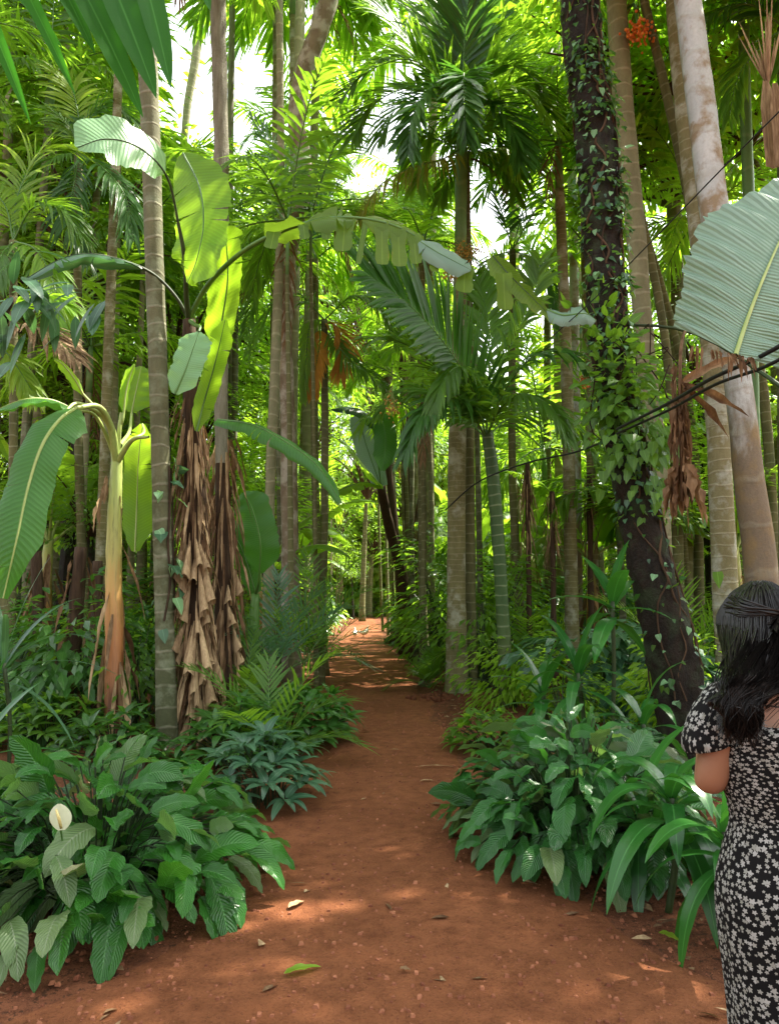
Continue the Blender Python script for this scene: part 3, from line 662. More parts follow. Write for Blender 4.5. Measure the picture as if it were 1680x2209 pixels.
for (nm, lab, b, pts, m, wb) in [
    ('palm_tree', 'thin pale palm trunk farthest left standing behind the young banana', (244, 14), [(246, 900, 14, 19), (250, 600, 14, 18), (253, 380, 14, 17), (255, 180, 14, 15), (256, -60, 14, 14)], 'palm_tan', 20),
    ('palm_tree', 'faint thin palm trunk rising into the white sky gap at upper left', (450, 24), [(395, 500, 24, 12), (402, 260, 24, 15), (422, 130, 24, 17), (436, 20, 24, 16), (446, -90, 24, 15)], 'palm_tan', 14),
    ('palm_tree', 'slender dark stem close beside the leaning tree left of the path', (630, 11), [(627, 1150, 11, 13), (625, 950, 11, 12), (621, 700, 11, 10)], 'slim_bark', 15),
    ('palm_tree', 'thinnest olive pole of a palm nearest the left path edge', (683, 12.5), [(680, 1150, 12.5, 10), (677, 900, 12.5, 9), (672, 650, 12.5, 8)], 'slim_bark', 11),
    ('palm_tree', 'thin grey stem between the slim pale palm and the dark stem', (604, 14), [(603, 1150, 14, 12), (601, 950, 14, 11), (600, 640, 14, 10)], 'palm_grey', 13),
    ('palm_tree', 'hazy grey palm trunk in the gap left of the slim pale palm', (507, 19), [(497, 600, 19, 16), (497, 300, 19, 14), (500, 120, 19, 12), (502, -60, 19, 12)], 'palm_fibre', 16),
    ('palm_tree', 'white barked palm trunk just left of the dark leaning tree', (1247, 15), [(1240, 800, 15, 21), (1234, 420, 15, 20), (1231, 200, 15, 20), (1229, -60, 15, 18)], 'palm_white', 22),
    ('palm_tree', 'tan palm trunk with fruit bunch just right of the dark leaning tree', (1442, 9), [(1418, 1020, 9, 42), (1400, 860, 9, 41), (1386, 700, 9, 40), (1370, 500, 9, 40), (1350, 300, 9, 39), (1336, 120, 9, 38), (1322, -100, 9, 36)], 'palm_tan', 46),
    ('palm_tree', 'olive spotted palm trunk beside the white one at the right', (1578, 8.6), [(1562, 1250, 8.6, 52), (1545, 900, 8.6, 46), (1522, 620, 8.6, 42), (1504, 450, 8.6, 44), (1488, 300, 8.6, 44), (1470, 130, 8.6, 42), (1452, -80, 8.6, 38)], 'palm_spot', 54),
    ('palm_tree', 'thick white and brown palm trunk behind the woman', (1662, 6.4), [(1642, 1250, 6.4, 66), (1616, 1050, 6.4, 60), (1594, 850, 6.4, 54), (1562, 620, 6.4, 52), (1536, 430, 6.4, 54), (1514, 250, 6.4, 52), (1495, 100, 6.4, 48), (1470, -100, 6.4, 44)], 'palm_white', 70),
    ('palm_tree', 'brown trunk standing between the green stemmed palm and the dark tree', (1236, 12.5), [(1230, 1200, 12.5, 30), (1226, 1000, 12.5, 28), (1220, 750, 12.5, 26), (1210, 500, 12.5, 22)], 'palm_olive', 34),
    ('palm_tree', 'grey brown trunk half hidden just left of the dark tree', (1280, 14), [(1278, 1150, 14, 22), (1272, 950, 14, 20), (1262, 600, 14, 18)], 'palm_olive', 24),
    ('palm_tree', 'shaded trunk nearest the path end of the right hand row', (872, 21), [(862, 1250, 21, 18), (850, 1120, 21, 18), (838, 1000, 21, 15), (832, 850, 21, 14)], 'brown_stem', 24),
    ('palm_tree', 'dark rusty trunk in the right hand row in front of the shaded one', (893, 20), [(888, 1250, 20, 24), (882, 1100, 20, 22), (876, 950, 20, 20), (868, 800, 20, 16)], 'brown_stem', 27),
    ('palm_tree', 'thin pale pole between the dark rusty trunk and the twin palms', (932, 17), [(931, 1200, 17, 13), (928, 1000, 17, 12), (920, 800, 17, 11)], 'palm_tan', 14),
    ('palm_tree', 'mossy pole with broken foot beside the right path edge', (912, 13.2), [(912, 1300, 13.2, 12), (914, 1150, 13.2, 12), (912, 950, 13.2, 11)], 'slim_bark', 14),
    ('palm_tree', 'shaded slender trunk right behind the twin palms', (1040, 15), [(1034, 1200, 15, 14), (1030, 1000, 15, 13), (1026, 800, 15, 11)], 'palm_grey', 16),
    ('palm_tree', 'thin yellow green pole of the far avenue beside the path', (826, 36), [(822, 1280, 36, 6), (818, 1150, 36, 6), (815, 1000, 36, 5)], 'slim_bark', 6),
    ('palm_tree', 'second yellow green pole of the far avenue beside the path', (838, 32), [(836, 1280, 32, 7), (833, 1150, 32, 6), (830, 1000, 32, 5)], 'palm_tan', 7),
    ('palm_tree', 'nearest yellow green pole of the far avenue beside the path', (850, 27), [(848, 1280, 27, 7), (846, 1150, 27, 6), (842, 1000, 27, 6)], 'slim_bark', 8),
]:
    t_, c_, r_ = px_trunk(nm, lab, 'palm tree', b, pts, m, wb, .02, 12, 40, extra=.8)
    far = b[1] > 13
    add_crown(t_, c_[-1], 'light' if far else 'mid', 8, 2.0 if far else 2.4, .7, 22, shaft=not far, r0=float(r_[-1]) * .9)
    if 'fruit bunch' in lab:
        q = P(1375, 72, 8.8); g = MB()
        tube(g, catmull([P(1350, 20, 9), P(1368, 10, 8.9), q + V(0, 0, .12), q], 8), .018, 6, mi=1)
        for i in range(130):
            o = rng.normal(size=3) * V(.105, .09, .065); s_ = rng.uniform(.016, .022)
            tube(g, [q + o + V(0, 0, -s_), q + o + V(0, 0, -s_ * .5), q + o, q + o + V(0, 0, s_ * .6), q + o + V(0, 0, s_)], [s_ * .5, s_ * .88, s_, s_ * .8, s_ * .3], 6, rng.random(), 0)
        tag(g.build('fruit_bunch', [M['fruit'], M['stalk']], t_), kind='stuff')

for i_, y in enumerate([13.8, 15.6, 17.6, 19.4, 21.8, 24.2, 26.6, 29.5, 33.]):
    x_ = float(path_c(np.array(y)) + path_hw(y)) + .12 + .25 * rng.random(); bx = 840 + FPX * x_ / (y * cp); w_ = max(5, 190 / y)
    t_, c_, r_ = px_trunk('palm_tree', 'slender olive palm trunk in the close row along the right path edge', 'palm tree', (bx, y), [(bx - 6 + rng.normal(0, 4), 1150, y, w_), (bx - 14 + rng.normal(0, 6), 850, y, w_ * .9), (bx - 20 + rng.normal(0, 8), 520, y, w_ * .8)], ['slim_bark', 'palm_olive', 'palm_grey'][i_ % 3], w_ * 1.3, .03, 12, 30, group='row of palms on the right path edge')
    add_crown(t_, c_[-1], ['light', 'mid'][i_ % 2], 7, 1.7, .6, 20, shaft=False)
# twin palms by the path with the green crown in the middle of the photo
tH, cH, rH = px_trunk('palm_tree', 'larger of the twin palms with green crownshaft and full dark crown', 'palm tree', (985, 11.9),
    [(984, 1300, 11.9, 43), (984, 1100, 11.9, 42), (986, 940, 11.9, 40), (990, 750, 11.9, 34), (993, 545, 11.9, 27)], 'palm_olive', 52, .02, 18, 50)
g = MB(); tube(g, [cH[-1], P(993, 480, 11.9), P(994, 400, 11.9), P(995, 310, 11.9), P(996, 250, 11.9)], [.10, .10, .105, .10, .06], 14, .5); g.build('crownshaft', M['shaft'], tH)
tH2, cH2, _ = px_trunk('palm_tree', 'thinner brown twin of the pair of palms right of the path', 'palm tree', (1016, 12.2),
    [(1014, 1300, 12.2, 26), (1013, 1100, 12.2, 24), (1012, 900, 12.2, 22), (1011, 650, 12.2, 17), (1008, 480, 12.2, 14), (1006, 330, 12.2, 13)], 'slim_bark', 30, .02, 12, 40)
def px_frond(t, ctrl, LL, n, W, mat, ang=52, droop=.7, up=(0, -.25, 1), r=None, rr=.016, lw=(1, 1), t0=.12, lift=.25, tipf=.35, sm='stalk', fold=.22, jit=.1, name='frond', nl=5):
    pts = catmull([P(*c) for c in ctrl], 18); g = MB()
    frond(g, pts, LL, n, W, ang, droop, up, t0, r, rr, 0, 1, tipf, lift, nl, jit, lw=lw, fold=fold)
    return g.build(name, [M[mat], M[sm]], t)
# crown of the middle palm: fronds measured from the photo
top = (996, 245, 11.9)
for ctrl, LLm, m in [
    ([top, (960, 190, 11.6), (890, 130, 11.3), (800, 150, 11), (735, 215, 10.8)], .85, 'mid'),
    ([top, (955, 215, 11.4), (880, 190, 11), (800, 230, 10.8), (760, 300, 10.7)], .7, 'mid'),
    ([top, (970, 120, 11.9), (930, 20, 11.9), (860, -50, 12)], .9, 'mid'),
    ([top, (1000, 110, 11.7), (1010, 10, 11.6), (1030, -90, 11.6)], .9, 'dark'),
    ([top, (1040, 130, 11.9), (1080, 40, 11.9), (1140, -30, 12)], .9, 'mid'),
    ([top, (1040, 180, 11.4), (1090, 140, 11.1), (1150, 170, 10.9), (1180, 240, 10.8)], .7, 'mid'),
    ([top, (1030, 230, 11.1), (1070, 230, 10.8), (1110, 290, 10.6), (1120, 350, 10.6)], .6, 'dark'),
    ([top, (980, 200, 11), (930, 190, 10.6), (890, 250, 10.3), (880, 330, 10.3)], .6, 'dark'),
    ([top, (1005, 180, 11), (1000, 160, 10.3), (1000, 230, 9.9), (1005, 300, 9.9)], .55, 'dark'),
    ([top, (1030, 160, 12.4), (1080, 110, 13), (1120, 180, 13.4)], .7, 'light'),
    ([top, (1060, 250, 12.1), (1120, 290, 12.1), (1160, 370, 12.1)], .55, 'light')]:
    px_frond(tH, ctrl, LLm * 1.3, 46, .095, m, droop=.38, ang=50, jit=.12, up=(0, -.5, 1), nl=4)
px_frond(tH, [(994, 320, 11.7), (950, 345, 11.4), (890, 360, 11.2), (820, 400, 11), (775, 470, 11)], .95, 52, .045, 'yellow_dull', ang=70, droop=1.7, r=.3)
for k_, ctrl in enumerate([[top, (940, 170, 12.3), (860, 60, 12.5), (800, 20, 12.6)], [top, (930, 230, 12.2), (860, 230, 12.2), (820, 300, 12.2)], [top, (970, 100, 12.6), (950, -20, 13)], [top, (1080, 190, 12.6), (1150, 120, 12.8), (1220, 130, 13)], [top, (1060, 100, 12.5), (1100, -20, 12.6)], [top, (1050, 270, 12.4), (1090, 330, 12.4), (1110, 420, 12.4)], [top, (950, 260, 12.2), (910, 330, 12.2), (900, 400, 12.3)], [top, (1060, 200, 11), (1130, 200, 10.7), (1190, 270, 10.6)]]):
    px_frond(tH, ctrl, .95, 44, .08, ['light', 'mid', 'light', 'light'][k_ % 4], droop=.7, ang=52, up=(0, -.5, 1), nl=4)
px_frond(tH, [(1000, 300, 11.9), (1040, 330, 11.7), (1090, 320, 11.6), (1115, 380, 11.5)], .55, 24, .045, 'yellow', ang=70, droop=1.8, r=.7)
g = MB()
for cx_, cy_, w_ in [(1000, 540, 26), (985, 555, 20), (1015, 548, 18)]:
    q = P(cx_, cy_, 11.6)
    for i in range(60):
        o = rng.normal(size=3) * V(.10, .08, .06); s_ = .014
        tube(g, [q + o + V(0, 0, -s_), q + o, q + o + V(0, 0, s_)], [s_ * .5, s_, s_ * .4], 5, rng.random(), 0)
    for i in range(16): tube(g, [P(994, 545, 11.8), (P(994, 545, 11.8) + q) / 2 + V(0, 0, .1), q + rng.normal(size=3) * .1], .006, 4, .5, 1, cap=False)
tag(g.build('fruit_bunch', [M['fruit_y'], M['stalk_pale']], tH), kind='stuff')
add_crown(tH2, cH2[-1], 'mid', 7, 1.5, .6, 24, shaft=False, el0=70)

# green-stemmed young palm beside the path
tI, cI, _ = px_trunk('palm_tree', 'young palm with dark green ringed stem and long arching fronds right of the path', 'palm tree', (1094, 10.4),
    [(1084, 1330, 10.4, 29), (1073, 1150, 10.4, 30), (1062, 1020, 10.4, 30), (1050, 930, 10.4, 26)], 'greenstem', 34, .015, 14, 40)
I0 = (1048, 945, 10.4)
px_frond(tI, [I0, (1022, 850, 9.8), (965, 750, 9.2), (885, 660, 8.7), (790, 590, 8.4)], .98, 46, .105, 'dark', ang=62, droop=.35, up=(.35, -1, .25), r=.9, lw=(.7, 1.15), tipf=.5, lift=.05, jit=.05)
for ctrl, LLm, m, lw, dr, r_ in [
    ([I0, (1010, 880, 9.9), (950, 800, 9.4), (870, 740, 9.1), (790, 730, 9)], .7, 'mid', (1, 1), .9, .4),
    ([I0, (1060, 830, 10.2), (1110, 730, 10), (1150, 640, 9.9), (1165, 560, 9.9)], .6, 'mid', (1, 1), .9, .3),
    ([I0, (1090, 840, 10), (1150, 770, 9.7), (1220, 760, 9.5), (1275, 810, 9.4)], .6, 'dark', (1, 1), 1.1, .6),
    ([I0, (1080, 880, 9.9), (1130, 850, 9.5), (1190, 880, 9.2), (1225, 950, 9.1)], .6, 'mid', (1, 1), 1.2, .5),
    ([I0, (1010, 880, 9.8), (960, 860, 9.3), (905, 900, 9), (870, 990, 8.9)], .6, 'dark', (1, 1), 1.3, .5),
    ([I0, (1000, 900, 10.5), (940, 850, 10.7), (870, 840, 10.8), (820, 890, 10.8)], .6, 'mid', (1, 1), 1.1, .5),
    ([I0, (1020, 830, 9.8), (990, 790, 9.3), (950, 830, 9), (930, 910, 8.9)], .5, 'blue', (1, 1), 1.5, .7),
    ([I0, (1055, 780, 10.6), (1050, 680, 10.9), (1030, 600, 11.2)], .7, 'mid', (1, 1), .7, .5),
    ([I0, (1100, 900, 10.8), (1180, 880, 11.2), (1250, 930, 11.5), (1290, 1010, 11.6)], .7, 'mid', (1, 1), 1.2, .4)]:
    px_frond(tI, ctrl, LLm, 40, .075, 'mid' if m == 'blue' else m, droop=dr, up=(0, -.45, 1), lw=lw, r=r_, nl=5)
# pale feathered frond and yellowing frond hanging in the gap
def lone_palm(label, base, top_, fr, mat_t='slim_bark', w_=18):
    t, c, _ = px_trunk('palm_tree', label, 'palm tree', base, [(top_[0], (top_[1] + 1500) / 2, top_[2], w_), (top_[0], top_[1], top_[2], w_ * .85)], mat_t, w_ * 1.2, .02, 12, 24)
    for ctrl, LLm, m, dr, r_ in fr: px_frond(t, ctrl, LLm, 36, .06, m, droop=dr, up=(0, -.4, 1), r=r_)
    return t
lone_palm('palm with pale feathered fronds spreading behind the torn banana leaf', (700, 15), (680, 560, 15), [
    ([(680, 560, 15), (690, 470, 14.8), (730, 400, 14.6), (790, 330, 14.5)], .8, 'blue', .4, .8), ([(680, 560, 15), (640, 480, 15), (580, 430, 15), (520, 440, 15)], .9, 'dark', .9, .4),
    ([(680, 560, 15), (740, 520, 14.6), (800, 560, 14.4), (840, 650, 14.3)], .8, 'mid', 1.1, .4), ([(680, 560, 15), (620, 570, 14.6), (560, 620, 14.4), (530, 720, 14.3)], .8, 'mid', 1.1, .4),
    ([(680, 560, 15), (660, 470, 15), (600, 340, 15), (540, 250, 15)], .8, 'dark', .6, .2)])
lone_palm('palm with orange withered frond hanging left of the path', (690, 13.4), (700, 690, 13.4), [
    ([(690, 700, 13.4), (720, 700, 13.3), (740, 740, 13.2), (735, 810, 13.2)], .75, 'orange_dry', .9, .5), ([(690, 700, 13.4), (690, 740, 13.2), (680, 800, 13.1), (675, 850, 13.1)], .5, 'orange_dry', .9, .9), ([(700, 690, 13.4), (670, 700, 13.2), (660, 780, 13), (655, 860, 13)], .45, 'yellow', 1.8, .3),
    ([(700, 690, 13.4), (760, 640, 13.2), (820, 660, 13), (860, 740, 12.9)], .7, 'mid', 1.1, .5), ([(700, 690, 13.4), (740, 760, 13), (800, 810, 12.8), (880, 880, 12.7)], .6, 'mid', 1.1, .3),
    ([(700, 690, 13.4), (650, 640, 13.3), (590, 660, 13.2), (540, 760, 13.2)], .7, 'mid', 1.1, .3)])
lone_palm('palm with drooping dark fronds under the white sky at centre right', (1130, 14), (1105, 540, 14), [
    ([(1105, 540, 14), (1080, 450, 14), (1060, 380, 14), (1100, 330, 14)], .7, 'blue', .5, .8), ([(1105, 540, 14), (1150, 460, 13.8), (1200, 420, 13.6), (1240, 450, 13.5)], .8, 'mid', 1., .4),
    ([(1105, 540, 14), (1150, 560, 13.6), (1190, 620, 13.4), (1210, 710, 13.3)], .8, 'dark', 1.2, .5), ([(1105, 540, 14), (1060, 560, 13.6), (1040, 620, 13.4), (1035, 700, 13.3)], .6, 'mid', 1.2, .5),
    ([(1105, 540, 14), (1130, 440, 14.3), (1150, 360, 14.6), (1190, 300, 14.8)], .8, 'mid', .8, .5)])
lone_palm('palm with dark fan of fronds in the upper left behind the waxy leaf', (190, 12), (170, 330, 12), [
    ([(170, 330, 12), (150, 270, 12), (100, 240, 12), (40, 260, 12)], .7, 'mid', 1., .6), ([(170, 330, 12), (190, 260, 12), (240, 230, 12), (290, 260, 12)], .7, 'dark', 1., .4),
    ([(170, 330, 12), (120, 340, 11.6), (70, 390, 11.4), (50, 480, 11.3)], .7, 'mid', 1.1, .6), ([(170, 330, 12), (220, 360, 11.6), (270, 420, 11.4), (290, 520, 11.3)], .8, 'dark', 1.1, .5),
    ([(170, 330, 12), (170, 250, 12.2), (150, 180, 12.3), (110, 150, 12.4)], .7, 'yellow', 1., .6), ([(170, 330, 12), (160, 400, 11.4), (150, 470, 11.2), (190, 560, 11.1)], .8, 'dark', 1.2, .3)])
lone_palm('palm with yellow green drooping crown at the far left edge', (20, 10.5), (30, 520, 10.5), [
    ([(30, 520, 10.5), (10, 440, 10.5), (-50, 390, 10.5), (-120, 420, 10.5)], .7, 'light', 1., .6), ([(30, 520, 10.5), (70, 450, 10.4), (130, 450, 10.3), (180, 510, 10.3)], .75, 'mid', 1.1, .6),
    ([(30, 520, 10.5), (80, 540, 10), (120, 620, 9.9), (130, 720, 9.8)], .7, 'light', 1.2, .7), ([(30, 520, 10.5), (0, 560, 10), (-20, 650, 9.8)], .7, 'mid', 1.2, .4),
    ([(30, 520, 10.5), (40, 420, 10.7), (90, 330, 10.8), (150, 320, 10.9)], .8, 'yellow', .9, .6)])
lone_palm('palm with withered pinkish frond above the big leaves at the left edge', (60, 9.2), (-20, 720, 9.2), [
    ([(-20, 720, 9.2), (50, 700, 9), (110, 720, 8.9), (170, 780, 8.8)], .6, 'dry_pale', .9, .2), ([(-20, 720, 9.2), (30, 660, 9.1), (100, 640, 9), (160, 670, 9)], .6, 'light', 1., .6),
    ([(-20, 720, 9.2), (30, 780, 8.9), (80, 860, 8.8)], .5, 'yellow', 1.2, .4)])
lone_palm('palm whose fronds droop from above at the top right corner', (1700, 9.5), (1690, 60, 9.5), [
    ([(1690, 60, 9.5), (1620, 10, 9.3), (1540, 30, 9.2), (1470, 90, 9.1)], .8, 'dark', 1.1, .5), ([(1690, 60, 9.5), (1640, 100, 9.1), (1590, 170, 9), (1570, 260, 8.9)], .7, 'mid', 1.2, .5),
    ([(1690, 60, 9.5), (1650, -20, 9.5), (1590, -80, 9.5)], .8, 'mid', 1, .5), ([(1690, 60, 9.5), (1700, 140, 9), (1720, 230, 8.9)], .7, 'mid', 1.1, .3)], 'palm_grey', 26)
lone_palm('palm with fine bright fronds between dark tree and central crown', (1190, 17), (1180, 640, 17), [
    ([(1180, 640, 17), (1150, 560, 17), (1120, 500, 17)], .9, 'light', .9, .6), ([(1180, 640, 17), (1200, 550, 17), (1230, 480, 17)], .9, 'light', .9, .5),
    ([(1180, 640, 17), (1230, 620, 16.6), (1270, 680, 16.4)], .9, 'mid', 1.1, .5), ([(1180, 640, 17), (1130, 650, 16.6), (1090, 720, 16.4)], .9, 'light', 1.1, .5)])

for lab, px, py, d_, w_, m_ in [('orange fruit bunch hanging in front of the dark shiny banana leaf', 845, 880, 10.2, .10, 'fruit_y'), ('small orange fruit bunch hanging left of the creeper clump', 1264, 820, 9.5, .05, 'fruit'), ('orange fruit hanging behind the torn banana leaf tip', 968, 590, 11.2, .07, 'fruit_y')]:
    q = P(px, py, d_); t = thing('fruit_bunch', lab, 'fruit', q); g = MB(); n = 60
    for i in range(n):
        o = rng.normal(size=3) * V(w_, w_, w_ * 1.2) * .7; s_ = rng.uniform(.012, .018); tube(g, [q + o + V(0, 0, -s_), q + o + V(0, 0, -s_ * .5), q + o, q + o + V(0, 0, s_ * .6), q + o + V(0, 0, s_)], [s_ * .5, s_ * .88, s_, s_ * .8, s_ * .3], 6, rng.random(), 0)
    for i in range(14): tube(g, [q + V(0, 0, w_ * 3), q + V(0, 0, w_ * 1.5) + rng.normal(size=3) * w_ * .3, q + rng.normal(size=3) * w_ * .7], .004, 4, .5, 1, cap=False)
    g.build('fruit', [M[m_], M['stalk_pale']], t)

# dark leaning tree wrapped in creeper
tK, cK, rK = px_trunk('broadleaf_tree', 'dark leaning tree trunk wrapped in creeper beside the woman', 'tree', (1486, 6.6),
    [(1450, 1420, 6.6, 104), (1398, 1200, 6.6, 88), (1356, 1000, 6.6, 82), (1328, 850, 6.6, 76), (1310, 700, 6.6, 80), (1300, 550, 6.6, 76), (1292, 400, 6.6, 78), (1280, 260, 6.6, 76), (1262, 150, 6.6, 68), (1250, 0, 6.6, 68), (1238, -160, 6.6, 62)], 'dark_bark', 104, .075, 30, 110, extra=1.0)
g = bush_crown(2.4, 55, 60, .17)
for i in range(len(g.v)): g.v[i] = g.v[i] + cK[-1] + V(.1, .4, 1.5)
g.build('crown', [M['mid'], M['brown_stem']], tK)
# creeper on the dark tree: stems and heart-shaped leaves that follow the trunk surface
def creeper(label, c, r, z0, z1, n_leaf, lmin, lmax, mats, dens=None, stems=9, side=None):
    t = tag(None or thing('creeper', label, 'creeper', c[2]), None)
    seg = np.linalg.norm(np.diff(c, axis=0), axis=1); idx = [i for i in range(len(c)) if z0 <= c[i][2] <= z1]
    g = MB()
    for s_ in range(stems):
        a = rng.uniform(0, 6.3) if side is None else rng.uniform(*side); pts = []
        for i in idx[::2]:
            a += rng.normal(0, .35); pts.append(c[i] + (r[i] + .012) * V(math.cos(a), math.sin(a), 0))
        if len(pts) > 3: tube(g, catmull(pts, len(pts) * 3), rng.uniform(.006, .013), 5, rng.random(), cap=False)
    g.build('stem', M['brown_stem'], t)
    zc = np.array([q[2] for q in c]); z = rng.uniform(z0, z1, n_leaf * 4)
    if dens is not None: z = z[rng.random(len(z)) < dens(z)]
    z = z[:n_leaf]; n = len(z)
    a = rng.uniform(math.pi * 1.0, math.pi * 2.0, n) if side is None else rng.uniform(side[0], side[1], n)
    cx_ = np.stack([np.interp(z, zc, c[:, k]) for k in range(3)], -1); rr_ = np.interp(z, zc, r)
    out = np.stack([np.cos(a), np.sin(a), np.zeros(n)], -1); b = cx_ + out * (rr_ + rng.uniform(.01, .09, n))[:, None]
    d = out * .5 + rng.normal(0, .45, (n, 3)) + V(0, 0, -.6); l = rng.uniform(lmin, lmax, n)
    g = MB(); blades(g, b, d, out * .9 + V(0, 0, .7), l, l * .72, 5, 4, .5, .15, p_heart, wave=.1)
    g.m[-1] = np.repeat(rng.choice(len(mats), n), 20)
    g.build('leaves', [M[x] for x in mats], t); return t
creeper('heart leaved creeper climbing the dark leaning tree', cK, rK, 0.6, 8.0, 1500, .03, .09, ['mid', 'blue', 'dark', 'pale'], lambda z: np.where((z > 2.6) & (z < 3.4), 1., np.where(z > 3.4, .35 + .65 * (np.sin(z * 5.1) + np.sin(z * 11.7) > .1), np.where(z > 2.2, .8, .10))))
creeper('thin creeper with grey green heart leaves on the stout ringed palm', cA, rA, 1.2, 3.1, 22, .12, .2, ['blue', 'pale'], None, 2, (-1.7, .6))
# bushy creeper clump hanging round the tree at head height
t = thing('climbing_plant', 'leafy climbing plant bunched round the middle of the dark leaning tree', 'climbing plant', P(1355, 830, 6.5))
g = MB(); n = 520; zz = rng.normal(0, 1, (n, 3)) * V(.17, .13, .42); b = P(1352, 870, 6.35) + zz + np.outer(zz[:, 2], V(-.28, 0, 0)); d = nrm(zz + rng.normal(0, .15, (n, 3))) + V(0, -.3, -.5)
l = rng.uniform(.07, .15, n); blades(g, b, d, V(0, -.6, .8) + rng.normal(0, .3, (n, 3)), l, l * .65, 4, 2, .6, .2, p_heart)
g.build('leaves', M['mid'], t)
g = MB()
for i in range(14):
    q = P(1352, 870, 6.4) + rng.normal(size=3) * V(.14, .1, .3); tube(g, catmull([q, q + rng.normal(size=3) * .12 + V(0, 0, .2), q + rng.normal(size=3) * .15 + V(0, 0, .45)], 8), .006, 4, cap=False)
g.build('stem', M['brown_stem'], t)

# ================================================================== BANANA PLANTS WITH MEASURED LEAVES
def px_leaf(t, ctrl, halfw_px, mat, up=(0, -.6, 1), hang=(.3, .3), splits=0, r=.5, rib=.012, n=30, stalk=None, sm='stalk', prof=None, ragged=.04, name='leaf', gap=.6, curlz=.5, sides=(-1, 1), nw=6):
    g = MB(); d = sum(c[2] for c in ctrl) / len(ctrl)
    lamina(g, [P(*c) for c in ctrl], halfw_px * mpx(d), up, n, nw, hang, curlz, splits, r, 0, 1, rib=rib, prof=prof, ragged=ragged, gap=gap, sides=sides)
    if stalk: s = catmull([P(*c) for c in stalk], 16); tube(g, s, np.linspace(rib * 2.2, rib * 1.1, 16), 7, .5, 1, cap=False)
    return g.build(name, [M[mat], M[sm]], t)
def full(ts): return np.clip(np.minimum(ts * 5 + .25, (1 - ts) * 4 + .15), 0, 1)
# big one at upper left
b0 = PX(428, 7.9)
tV = thing('banana_plant', 'tall banana plant wrapped in dead leaves with broad leaves over the path', 'banana plant', b0)
g = MB(); c = catmull([b0 + V(0, 0, -.1), P(428, 1400, 7.9), P(425, 1150, 7.9), P(415, 900, 7.8), P(408, 690, 7.7)], 24)
tube(g, c, np.linspace(.17, .07, 24), 14, .5, 0, .05); g.build('pseudostem', M['brown_stem'], tV)
V0 = (408, 690, 7.7)
px_leaf(tV, [(405, 610, 7.3), (385, 480, 7), (360, 380, 6.7), (300, 318, 6.3), (230, 300, 6.1), (168, 318, 6)], 62, 'pale', up=(.0, -1., .12), hang=(.1, .15), splits=2, stalk=[V0, (403, 640, 7.5), (400, 560, 7.2), (385, 480, 7)], sm='stalk_dark', prof=lambda t: np.where(t < .42, .02, full((t - .42) / .58)), gap=.1, r=.6, rib=.016)
px_leaf(tV, [(395, 330, 7.4), (430, 400, 7.2), (440, 480, 7.1), (425, 560, 7.1), (405, 610, 7.2)], 72, 'banana', up=(-.2, -1, .3), hang=(.1, .25), splits=5, r=.85, prof=full, gap=.25)
g = MB(); mid = [(445, 620, 7.5), (500, 562, 7.2), (560, 520, 7), (640, 487, 6.9), (720, 470, 6.8), (800, 474, 6.8), (870, 495, 6.8), (940, 538, 6.8), (1012, 582, 6.8)]
mp_ = catmull([P(*V0)] + [P(*c_) for c_ in mid], 60); tube(g, mp_, np.linspace(.03, .008, 60), 8, .5, 1, cap=False)
# surviving flaps of the upper half, then the torn strips that hang under the midrib
lamina(g, [P(*c_) for c_ in [(575, 512, 6.95), (600, 500, 6.9), (630, 490, 6.9), (660, 482, 6.85)]], .17, (0, -.3, 1), 12, 5, (.9, -.5), .3, 0, .7, 0, 1, rib=.006, prof=full)
lamina(g, [P(*c_) for c_ in [(655, 482, 6.85), (690, 470, 6.8), (730, 468, 6.8), (770, 472, 6.8)]], .22, (0, -.5, 1), 14, 5, (-.7, .9), .3, 3, .5, 0, 1, rib=.006, prof=full)
lamina(g, [P(*c_) for c_ in [(780, 470, 6.8), (830, 480, 6.8), (880, 500, 6.8), (915, 522, 6.8)]], .16, (0, -.8, .6), 16, 5, (.2, .5), .3, 1, .95, 0, 1, rib=.006, prof=full)
for (x_, yt, yb, w_, dx, r_) in [(592, 500, 540, 34, -8, .3), (655, 485, 520, 26, 4, .2), (700, 470, 520, 24, 6, .2), (745, 470, 545, 46, -6, .5), (790, 475, 572, 14, -18, .2), (823, 480, 574, 34, 2, .9), (858, 490, 578, 38, 4, .95), (892, 505, 572, 30, 6, .7), (930, 530, 590, 22, 8, .5), (1003, 575, 634, 42, -4, .7)]:
    A_, B_ = P(x_, yt, 6.8), P(x_ + dx, yb, 6.72); blades(g, A_, B_ - A_ + V(0, -.03, 0), V(0, -1, .1), np.linalg.norm(B_ - A_), w_ * mpx(6.8), 8, 4, .1, .18, lambda t: np.clip(.92 + .12 * np.sin(t * 9) - .25 * t ** 8, .1, 1), r=r_, wave=.12)
g.build('leaf', [M['banana_torn'], M['stalk']], tV)
g = MB(); lamina(g, [P(*c_) for c_ in [(905, 520, 6.75), (945, 545, 6.7), (985, 566, 6.7), (1015, 582, 6.7)]], .15, (0, -.9, .6), 16, 5, (.3, .5), .3, 1, .6, 0, 1, rib=.006, prof=full); g.build('leaf', [M['banana_grey'], M['stalk']], tV)
px_leaf(tV, [(470, 760, 7.8), (480, 690, 7.7), (492, 600, 7.6), (488, 520, 7.5), (478, 490, 7.4)], 38, 'banana', up=(0, -1, .1), hang=(.2, .2), splits=2, r=.9, prof=full, stalk=[V0, (430, 760, 7.8), (455, 800, 7.8), (470, 760, 7.8)])
